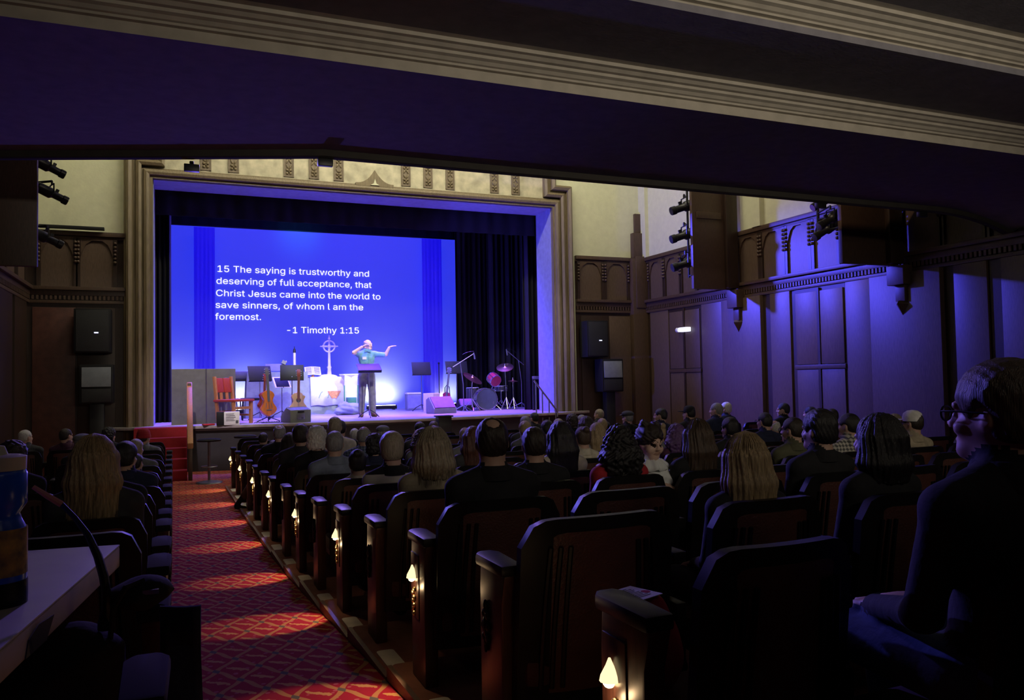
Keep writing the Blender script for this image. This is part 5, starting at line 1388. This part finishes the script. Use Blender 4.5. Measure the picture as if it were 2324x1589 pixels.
# ------------------------------------------------------------------ drum kit
YD = 19.5
def drum(name, label, c, r, d, axis, shell, rz=0, group='drums of the kit'):
    t = thing(name, label, 'drum', c, 0, group); R = RX(PI / 2 + axis) if axis is not None else Matrix.Identity(3); R = RZ(rz) @ R
    MB().lathe([(r, -d / 2), (r, d / 2)], (0, 0, 0), 28, R).build('shell', shell, t)
    for s in (-1, 1):
        MB().lathe([(r * .96, s * d / 2), (r * 1.04, s * d / 2), (r * 1.04, s * (d / 2 - .025)), (r * 1.0, s * (d / 2 - .025))], (0, 0, 0), 28, R).build('hoop', 'chrome', t)
        MB().lathe([(r * .95, s * d / 2 - .002), (r * .95, s * d / 2 + .004)], (0, 0, 0), 28, R).build('drumhead', 'drum_skin' if name == 'bass_drum' else shell if s > 0 and axis else 'paper', t)
    mb = MB()
    for k in range(8):
        a = k * PI / 4
        for s in (-1, 1): mb.add([R @ v + Vector((0, 0, 0)) for v in [Vector((r * 1.03 * math.cos(a + e * .04), r * 1.03 * math.sin(a + e * .04), s * d / 2 * q)) for q in (1.0, .55) for e in (-1, 1)]], [(0, 1, 3, 2)])
        mb.tube([R @ Vector((r * 1.05 * math.cos(a), r * 1.05 * math.sin(a), -d / 2)), R @ Vector((r * 1.05 * math.cos(a), r * 1.05 * math.sin(a), d / 2))], .008, 5)
    stuff(mb.build('lugs', 'chrome', t))
    return t
bx_ = SX(1101, YD)
b = drum('bass_drum', 'bass drum with dark green-grey head facing the hall', (bx_, YD, ZS + .285), .275, .40, 0, 'drum_shell2', -.1)
mb = MB(); mb.lathe([(.045, 0), (.045, .006)], (.17, -.215, -.09), 14, RX(PI / 2)); mb.build('port_hole', 'ink', b)
for s in (-1, 1): MB().tube([(s * .22, -.12, -.12), (s * .36, -.22, -.285)], .012, 6).build('spur', 'chrome', b)
t1 = drum('rack_tom', 'red rack tom tilted above the bass drum', (SX(1120, YD), YD - .05, ZS + .80), .15, .24, .45, 'drum_shell', .15)
MB().tube([(0, .02, -.12), (-.06, .04, -.27)], .016, 6).build('mount', 'chrome', t1)
fl_ = drum('floor_tom', 'dark floor tom on short legs beside the bass drum', (SX(1073, YD + .5), YD + .5, ZS + .42), .17, .34, None, 'drum_shell2')
for k in range(3): MB().tube([(.18 * math.cos(k * 2.1), .18 * math.sin(k * 2.1), .05), (.19 * math.cos(k * 2.1), .19 * math.sin(k * 2.1), -.42)], .008, 5).build('leg', 'chrome', fl_)
sn = drum('snare_drum', 'shallow chrome snare drum behind the rack tom', (SX(1138, YD + .4), YD + .4, ZS + .55), .175, .14, None, 'drum_shell2')
MB().tube([(0, 0, -.07), (0, 0, -.40)], .014, 6).tube([(0, 0, -.3), (.2, .1, -.55)], .01, 5).tube([(0, 0, -.3), (-.2, .1, -.55)], .01, 5).tube([(0, 0, -.3), (0, -.22, -.55)], .01, 5).build('snare_stand', 'chrome', sn)
def cymbal(px, py, Y, r, tilt, label, base_px, tx=0, hh=False):
    rl = .15 if hh or base_px > 1100 else .26
    p = onY(px, py, Y); x = SX(base_px, Y); t = thing('cymbal_stand', label, 'cymbal', (x, Y, ZS), 0, 'cymbals of the kit')
    b = Vector((p.x - x, 0, p.z - ZS)); mb = MB(); mb.tube([(0, 0, .1), (0, 0, .55), b + Vector((0, 0, .05))], .013, 8)
    for k in range(3): mb.tube([(0, 0, .32), (rl * math.cos(k * 2.1 + .3), rl * math.sin(k * 2.1 + .3), .012)], .012, 6)
    mb.build('stand', 'chrome', t)
    R = RY(tilt) @ RX(tx)
    MB().lathe([(r, -.012), (r * .5, .004), (r * .2, .012), (r * .15, .03), (.012, .038), (.012, .028), (r * .5, -.002), (r, -.016)], b, 28, R).build('cymbal', 'cymbal', t)
    if hh: MB().lathe([(r, .010), (r * .3, -.006), (.012, -.03)], b + Vector((0, 0, -.03)), 28, R).build('lower_cymbal', 'cymbal', t)
    MB().ell(b + Vector((0, 0, .06)), .02, 8, 6).build('wing_nut', 'chrome', t)
cymbal(1073, 858, YD - .35, .27, .42, 'large ride cymbal tilted over the floor tom', 1071, .45)
cymbal(1146, 833, YD + .05, .23, -.28, 'high crash cymbal tilted above the rack tom', 1149, .45)
cymbal(1164, 864, YD - .15, .13, 0, 'level hi-hat cymbals on their pedal stand', 1165, .1, True)
t = thing('drum_throne', 'black drum stool behind the snare drum', 'stool', (SX(1124, YD + .85), YD + .85, ZS)); MB().lathe([(.17, .46), (.18, .50), (.16, .54), (.02, .55)], (0, 0, 0), 20).build('seat', 'plastic_black', t)
mb = MB(); mb.tube([(0, 0, .1), (0, 0, .47)], .02, 8)
for k in range(3): mb.tube([(0, 0, .25), (.24 * math.cos(k * 2.1), .24 * math.sin(k * 2.1), .01)], .012, 6)
mb.build('tripod', 'chrome', t)

# ------------------------------------------------------------------ floor uplighters below the screen (each carries its own lamp)
def uplight(px, w, label, e):
    x = SX(px, 22.05); t = thing('floor_uplight', label, 'stage light', (x, 22.05, ZS), 0, 'uplighters below the screen')
    MB().box((0, 0, .07), (w, .12, .10)).build('housing', 'plastic_black', t, bevel=.01)
    MB().box((0, .055, .115), (w * .94, .05, .012), RX(-.4)).build('led_strip', 'led', t)
    MB().box((-w * .4, 0, .02), (.05, .16, .04)).box((w * .4, 0, .02), (.05, .16, .04)).build('bracket', 'black_metal', t)
    light('AREA', 'uplight_beam', (x, 22.0, ZS + .20), (x, 22.4, ZS + .62), e, (.72, .80, 1), w, .05).data.spread = math.radians(110)
uplight(866, .85, 'black LED bar uplighter on the floor behind the speaker', 24)
uplight(396, .9, 'black LED bar uplighter at the dim end of the screen', 18)
uplight(560, 1.0, 'black LED bar uplighter hidden near the keyboard', 20)
uplight(1022, .6, 'black LED bar uplighter behind the bass guitar', 8)
t = thing('light_tripod', 'black tripod light stand with a blue LED panel behind the folding screen', 'stage light', (SX(395, 20.2), 20.2, ZS))
mb = MB(); mb.tube([(-.25, 0, .55), (.25, 0, .55)], .03, 8).tube([(.1, 0, .55), (.02, .1, .3), (.14, 0, .0)], .025, 6).tube([(-.2, 0, .0), (.14, 0, .0)], .02, 6); mb.build('frame', 'black_metal', t)
MB().b2((-.12, -.04, .22), (.10, .04, .44)).build('panel', 'led_small', t, bevel=.01)

# ------------------------------------------------------------------ stage edge: stairs, rails, prompt box, fly ropes
xs0, xs1 = SX(300, 15.9), SX(424, 15.9)
t = thing('stage_stairs', 'red carpeted stairs with five steps up to the stage', 'stairs', ((xs0 + xs1) / 2, 15.2, 0))
for k in range(5):
    MB().b2((-(xs1 - xs0) / 2, .28 * k, 0), ((xs1 - xs0) / 2, 1.62, (ZS / 5) * (k + 1) - .003 * (k == 4))).build('step', 'red_carpet', t, bevel=.012)
t = thing('stair_rail', 'varnished wooden handrail beside the red stairs', 'handrail', (xs1 + .05, 15.2, 0))
MB().b2((-.035, -.08, 0), (.035, .0, .62)).build('newel', 'wood', t, bevel=.01); MB().b2((-.035, 1.30, .80), (.035, 1.38, 1.72)).build('newel', 'wood', t, bevel=.01)
MB().prism([(-.10, .56), (-.10, .66), (1.40, 1.74), (1.40, 1.62)], (-.05, 0, 0), (0, 1, 0), (0, 0, 1), (1, 0, 0), .10).build('top_rail', 'oak', t, bevel=.015)
for k in range(4): MB().b2((-.018, .22 + .27 * k, .15 + .17 * k), (.018, .26 + .27 * k, .78 + .2 * k)).build('baluster', 'wood', t)
Yr = 16.7; ra, rb = onY(1214, 864, Yr), onY(1265, 934, Yr)
t = thing('metal_handrail', 'slim metal handrail on the steps by the drum side column', 'handrail', (ra.x, Yr, zf(16)))
mb = MB(); L_ = lambda p: Vector(p) - Vector((ra.x, Yr, zf(16)))
mb.tube([L_(ra) + Vector((-.02, 0, .0)), L_(rb)], .022, 8).tube([L_(rb), L_(rb) + Vector((0, 0, -.12))], .02, 8); mb.build('top_rail', 'steel', t)
for q in (.04, .32, .62, .92):
    p = L_(ra).lerp(L_(rb), q); MB().tube([p, (p.x, p.y, .25)], .016, 6).build('baluster', 'steel', t)
t = thing('side_steps', 'red carpeted side steps by the drum side column', 'stairs', (SX(1262, 16.4), 16.3, 0))
for k in range(3): MB().b2((-.5, .2 * k - .35, 0), (.6, .42, .2 * (k + 1))).build('step', 'red_carpet', t, bevel=.012)
tag(MB().b2((-.14, -.12, 0), (.14, .12, .42)).b2((-.17, -.15, .42), (.17, .15, .45)).build('prompt_box', 'black_paint', None, (SX(1006, 15.95), 15.95, zf(16) + .5), bevel=.01), 'black box standing against the middle of the stage front', 'box')
MB().b2((-.1, -.08, 0), (.1, .08, .52)).build('foot', 'black_paint', bpy.data.objects['prompt_box'], (0, 0, -.51))
D('rope', (.35, .36, .5), .8)
for k in range(5):
    x = SX(1228 + 3.0 * k, 18.3); mb = MB()
    mb.tube([(.0 + .05 * math.sin(q * PI) * (1 if k % 2 else -1), 0, q * 3.0) for q in np.linspace(0, 1, 14)], .014, 6)
    tag(mb.build('fly_rope', 'rope', None, (x, 18.15 + .03 * k, ZS + .05)), 'pale fly rope hanging beside the blue-lit reveal', 'rope', 'fly ropes by the reveal')
t = thing('rope_lock_rail', 'dark rail with locks where the fly ropes end', 'rail', (SX(1236, 18.3), 18.35, ZS))
MB().b2((-.3, -.03, .78), (.3, .05, .86)).build('rail', 'steel', t, bevel=.008)
for s in (-1, 1): MB().b2((s * .27 - .03, -.02, 0), (s * .27 + .03, .04, .8)).build('post', 'black_metal', t)
def bar_stool(px, Y, label):
    t = thing('bar_stool', label, 'stool', (SX(px, Y), Y, zf(Y)), 0, 'stools below the stage')
    MB().lathe([(.02, .70), (.19, .71), (.20, .735), (.17, .755), (.02, .76)], (0, 0, 0), 20).build('seat', 'plastic_black', t)
    MB().tube([(0, 0, .04), (0, 0, .70)], .022, 8).build('post', 'steel', t); MB().lathe([(.22, 0), (.21, .02), (.03, .05)], (0, 0, 0), 20).build('base', 'steel', t)
    mb = MB(); mb.tube([(.13 * math.cos(a), .13 * math.sin(a), .28) for a in np.linspace(0, 2 * PI, 17)], .008, 5, caps=False); mb.build('foot_ring', 'steel', t)
bar_stool(474, 14.6, 'thin black bar stool next to the stair rail'); bar_stool(556, 15.2, 'thin black bar stool close to the front seats')

# ------------------------------------------------------------------ the toddler facing back
def toddler():
    Y = 4.24; p = onY(1472, 966, Y - .02)
    H = .62                                    # head top above the seat of the body
    # perched on the armrest beside the person who holds her, legs hanging on that side
    P = [elp((0, 0, .25), (.105, .095, .085), TOP), elp((0, 0, .30), (.090, .075, .11), TOP, k=.05), cap((0, 0, .36), (0, 0, .40), .055, .045, TOP, k=.02)]
    for s in (-1, 1):
        P += [cap((s * .080, -.01, .345), (s * .105, -.06, .26), .044, .036, TOP, k=.02), cap((s * .105, -.06, .26), (s * .03, -.12, .25), .034, .026, TOP, k=.015), cap((-.03, s * .045 + .01, .22), (-.12, s * .05 + .02, .20), .045, .038, TOP, k=.03), cap((-.12, s * .05 + .02, .20), (-.135, s * .05 + .02, .06), .034, .028, LEG, k=.02), cap((-.135, s * .05 + .02, .05), (-.16, s * .05 + .06, .035), .027, .024, SHOE, k=.01)]
        P += [dict(q, lab=SK) for q in hand_prims((s * .03, -.122, .25), (-s * .8, -.3, -.1), (0, -.3, 1), .7, .6)]
    Rh = RZ(PI + .12) @ RX(-.22)
    hp = []
    for q in xform(head_prims(eyes=True), Matrix.Scale(.80, 3), (0, 0, 0)):
        q = dict(q)
        if q['t'] == 'c': q['ra'] *= .8; q['rb'] *= .8
        else: q['r'] = q['r'] * .8; q['R'] = None if q['R'] is None else np.array(q['R']) / .8
        hp.append(q)
    hp += [elp((s * .036, .045, -.032), (.026, .024, .024), k=.02) for s in (-1, 1)]
    for s in (-1, 1): hp.append(cap((s * .012, .066, .021), (s * .040, .061, .026), .006, .005, IRIS, k=.002))
    HC_ = (.01, -.02, .50)
    P += xform(hp, Rh, HC_)
    me, _ = sdf_mesh('person', P, .0062)
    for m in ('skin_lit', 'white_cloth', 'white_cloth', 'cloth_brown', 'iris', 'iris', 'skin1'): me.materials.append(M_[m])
    o = obj('person', me, None, (p.x, Y, p.z - .605)); tag(o, 'toddler in a ruffled cream dress facing back over the seats', 'person')
    hm, _ = sdf_mesh('hair', hair_prims('child'), .006, disp=lambda X_, Y_, Z_: .006 * np.sin(X_ * 120 + 3 * np.sin(Z_ * 60)) * np.sin(Z_ * 110 + Y_ * 60)); hm.materials.append(M_['hair_darkbrown'])
    h = obj('hair', hm, o, HC_, Rh.to_euler()); h.scale = (.83, .83, .83)
    mb = MB(); rows = []
    for i in range(49):
        a = i / 48 * 2 * PI; w = math.sin(a * 11) * .012
        rows.append([(math.cos(a) * (r_ + w * q), math.sin(a) * (r_ * .8 + w * q), z_ + w * q * .6) for r_, z_, q in ((.055, .40, 0), (.085, .395, .6), (.118, .365, 1), (.135, .335, 1.3))])
    mb.sheet(rows); r_ = mb.build('ruffle_collar', 'white_cloth', o, sharp=180); r_.modifiers.new('thickness', 'SOLIDIFY').thickness = .006
    mb = MB(); rows = []
    for i in range(61):
        a = i / 60 * 2 * PI; w = math.sin(a * 13) * .012
        rows.append([(math.cos(a) * (r_ + w * q), math.sin(a) * (r_ * .95 + w * q) - .02, z_) for r_, z_, q in ((.085, .30, 0), (.105, .26, .6), (.118, .21, .9), (.124, .165, 1.0))])
    mb.sheet(rows); mb.build('skirt', 'white_cloth', o, sharp=180).modifiers.new('thickness', 'SOLIDIFY').thickness = .006
toddler()

# ------------------------------------------------------------------ booth table at the aisle
ZTb = 1.14
p1, p2 = onZ(272, 1236, ZTb), onZ(0, 1472, ZTb)
dirv = (p1 - p2).normalized(); ang = math.atan2(dirv.x, dirv.y)
t = thing('booth_table', 'worn cream-topped table at the aisle with a chipped thick edge', 'table', (p1.x, p1.y, zf(2)), -ang)
zt_ = ZTb - zf(2)
MB().b2((-1.2, -2.6, zt_ - .006), (0, 0, zt_)).build('table_top', 'table_top', t, bevel=.002); MB().b2((-1.2, -2.6, zt_ - .075), (.0, .0, zt_ - .006)).build('edge_board', 'table_edge', t, bevel=.006)
MB().prism([(-.95, -.072), (-.80, -.075), (-.74, -.03), (-.86, -.02), (-.93, -.035)], (.001, 0, zt_), (0, 1, 0), (0, 0, 1), (1, 0, 0), .002).build('worn_patch', 'cable_black', t)
for x, y in ((-.62, -.25), (-1.1, -.25), (-.62, -2.4), (-1.1, -2.4)): MB().b2((x - .025, y - .025, .0), (x + .025, y + .025, zt_ - .07)).build('leg', 'black_metal', t)
def jug():
    p = onZ(-4, 1372, ZTb); t = thing('drink_bottle', 'large blue bottle with cream cap and scenic label on the table', 'bottle', (p.x, p.y, ZTb))
    MB().lathe([(.058, 0), (.062, .01), (.062, .135), (.062, .185), (.050, .21), (.046, .225), (.062, .25), (.062, .325), (.058, .335), (.05, .34)], (0, 0, 0), 28).build('body', 'bottle_blue', t, sharp=60)
    MB().lathe([(.0632, .075), (.0632, .19)], (0, 0, 0), 28).build('label', 'bottle_label', t)
    MB().lathe([(.060, .335), (.061, .368), (.050, .372), (.02, .374), (.012, .395), (.004, .397)], (0, 0, 0), 24).build('cap', 'bottle_cap', t)
    MB().lathe([(.0635, .0), (.0640, .02), (.0640, .055), (.0632, .06)], (0, 0, 0), 28).build('base_boot', 'plastic_black', t)
jug()
def gooseneck():
    pix = [(75, 1105, 2.5), (108, 1126, 2.5), (140, 1145, 2.5), (170, 1175, 2.48), (200, 1215, 2.45), (222, 1262, 2.42), (236, 1310, 2.4), (241, 1345, 2.4), (240, 1420, 2.42)]
    pts = [onY(a, b, c) for a, b, c in pix]
    t = thing('gooseneck_lamp', 'thin curved gooseneck with an orange tip rising by the table', 'lamp', pts[-1]); L_ = [q - pts[-1] for q in pts]
    MB().tube(L_[:3], [.006, .008, .009], 8).build('tip', 'cable_orange', t)
    MB().tube(L_[2:], [.007, .007, .009, .011, .012, .012, .012], 8).build('neck', 'cable_black', t)
    MB().lathe([(.02, 0), (.02, .02), (.012, .05)], (0, 0, -.01), 10).build('socket', 'black_metal', t)
gooseneck()
# dark bag and coat on the seats in front of the table
def blob(name, label, cat, loc, P, m, vox=.018, amp=.008, rot=None):
    me, _ = sdf_mesh(name, P, vox, disp=lambda X_, Y_, Z_: amp * np.sin(X_ * 34 + 2 * np.sin(Z_ * 18)) * np.sin(Z_ * 30 + Y_ * 22)); me.materials.append(M_[m]); o = obj(name, me, None, loc, rot); return tag(o, label, cat)
zb = zf(YA(1) - .3) + .03
bg_ = blob('shoulder_bag', 'black shoulder bag slumped on the aisle seat by the table', 'bag', (-.28, 2.46, zb + .33), [elp((0, 0, .13), (.145, .11, .14)), elp((-.08, .02, .09), (.12, .12, .10)), elp((.02, -.01, .20), (.11, .10, .07)), elp((.17, -.01, .345), (.085, .09, .040), k=.05)], 'cloth_black')
mb = MB(); mb.tube([(.10, -.05, .24), (.11, -.09, .33), (.14, -.09, .38), (.18, -.05, .385)], .008, 6); mb.build('strap', 'cloth_black', bg_); MB().box((.20, -.085, .36), (.04, .01, .012)).build('buckle', 'chrome', bg_)
pc = onY(405, 1530, 2.05); mb = MB(); mb.sheet([[(x, .02 * math.sin(z * 22 + x * 30) + y, z) for z, y in ((.16, 0), (.06, .01), (-.04, 0), (-.10, -.02))] for x in np.linspace(-.04, .05, 6)])
o = mb.build('scarf_end', 'cloth_navy', None, (pc.x, 2.05, pc.z)); o.modifiers.new('thickness', 'SOLIDIFY').thickness = .012; tag(o, 'dark scarf end hanging over the aisle seat side', 'scarf')
for n in (0, 1):
    x = XEL(YA(n)) - .285; z = zf(YA(n) - .3) + .03
    t = thing('theatre_seat', 'folded aisle seat %s the booth table' % ('beside' if n == 0 else 'just ahead of'), 'seat', (x, YA(n) - .12, z), 0, 'theatre seats across the aisle')
    e = obj('end_panel', SM['end_panel'], t, (.285, 0, 0)); e.scale = (-1, 1, 1); obj('carved_ornament', SM['ornament'], e); ar = obj('armrest', SM['end_arm'], t, (.285, 0, 0)); ar.material_slots[0].link = 'OBJECT'; ar.material_slots[0].material = M_['black_cloth']; obj('seat_pan', SM['seat_pan'], t); obj('cushion', SM['cushion'], t)
def paper(px, py, Y, w, h, rz, label, tilt=0):
    p = onY(px, py, Y); t = thing('printed_sheet', label, 'paper', p, rz)
    MB().box((0, 0, 0), (w, h, .002), RX(tilt)).build('sheet', 'paper', t)
    mb = MB()
    for k in range(9): mb.box(RX(tilt) @ Vector((-.01, h * .36 - k * h * .085, .0016)), (w * (.62 if k % 3 else .4), h * .018, .0005), RX(tilt))
    mb.build('print', 'ink', t)
paper(1444, 1346, 1.85, .085, .11, .35, 'cream printed sheet lying on the small red bag', .0)
t = thing('printed_sheet', 'small pale booklet on the armrest by the black bag', 'paper', (XEL(YA(1)), YA(1) - .045, zf(YA(1) - .3) + .03 + .634), .1)
MB().box((0, 0, .004), (.06, .085, .008)).build('sheet', 'paper', t, bevel=.001); MB().box((0, 0, .0085), (.045, .06, .0006)).build('print', 'ink', t)
rb_ = onY(1478, 1420, 1.85); zp_ = onY(1444, 1346, 1.85).z; hb = zp_ - (zstep(0) + .335)
blob('red_bag', 'small red bag standing on the lamp-lit aisle seat', 'bag', (rb_.x, 1.85, zstep(0) + .335), [elp((0, 0, hb * .40), (.085, .075, hb * .42)), elp((-.02, 0, hb * .78), (.065, .065, hb * .225))], 'cloth_red', .012, .003)
# lap and knee of the large person in the foreground are part of that body; a second jacket lies on the next seat
# ------------------------------------------------------------------ look-alike labels share a group
bpy.context.view_layer.update()
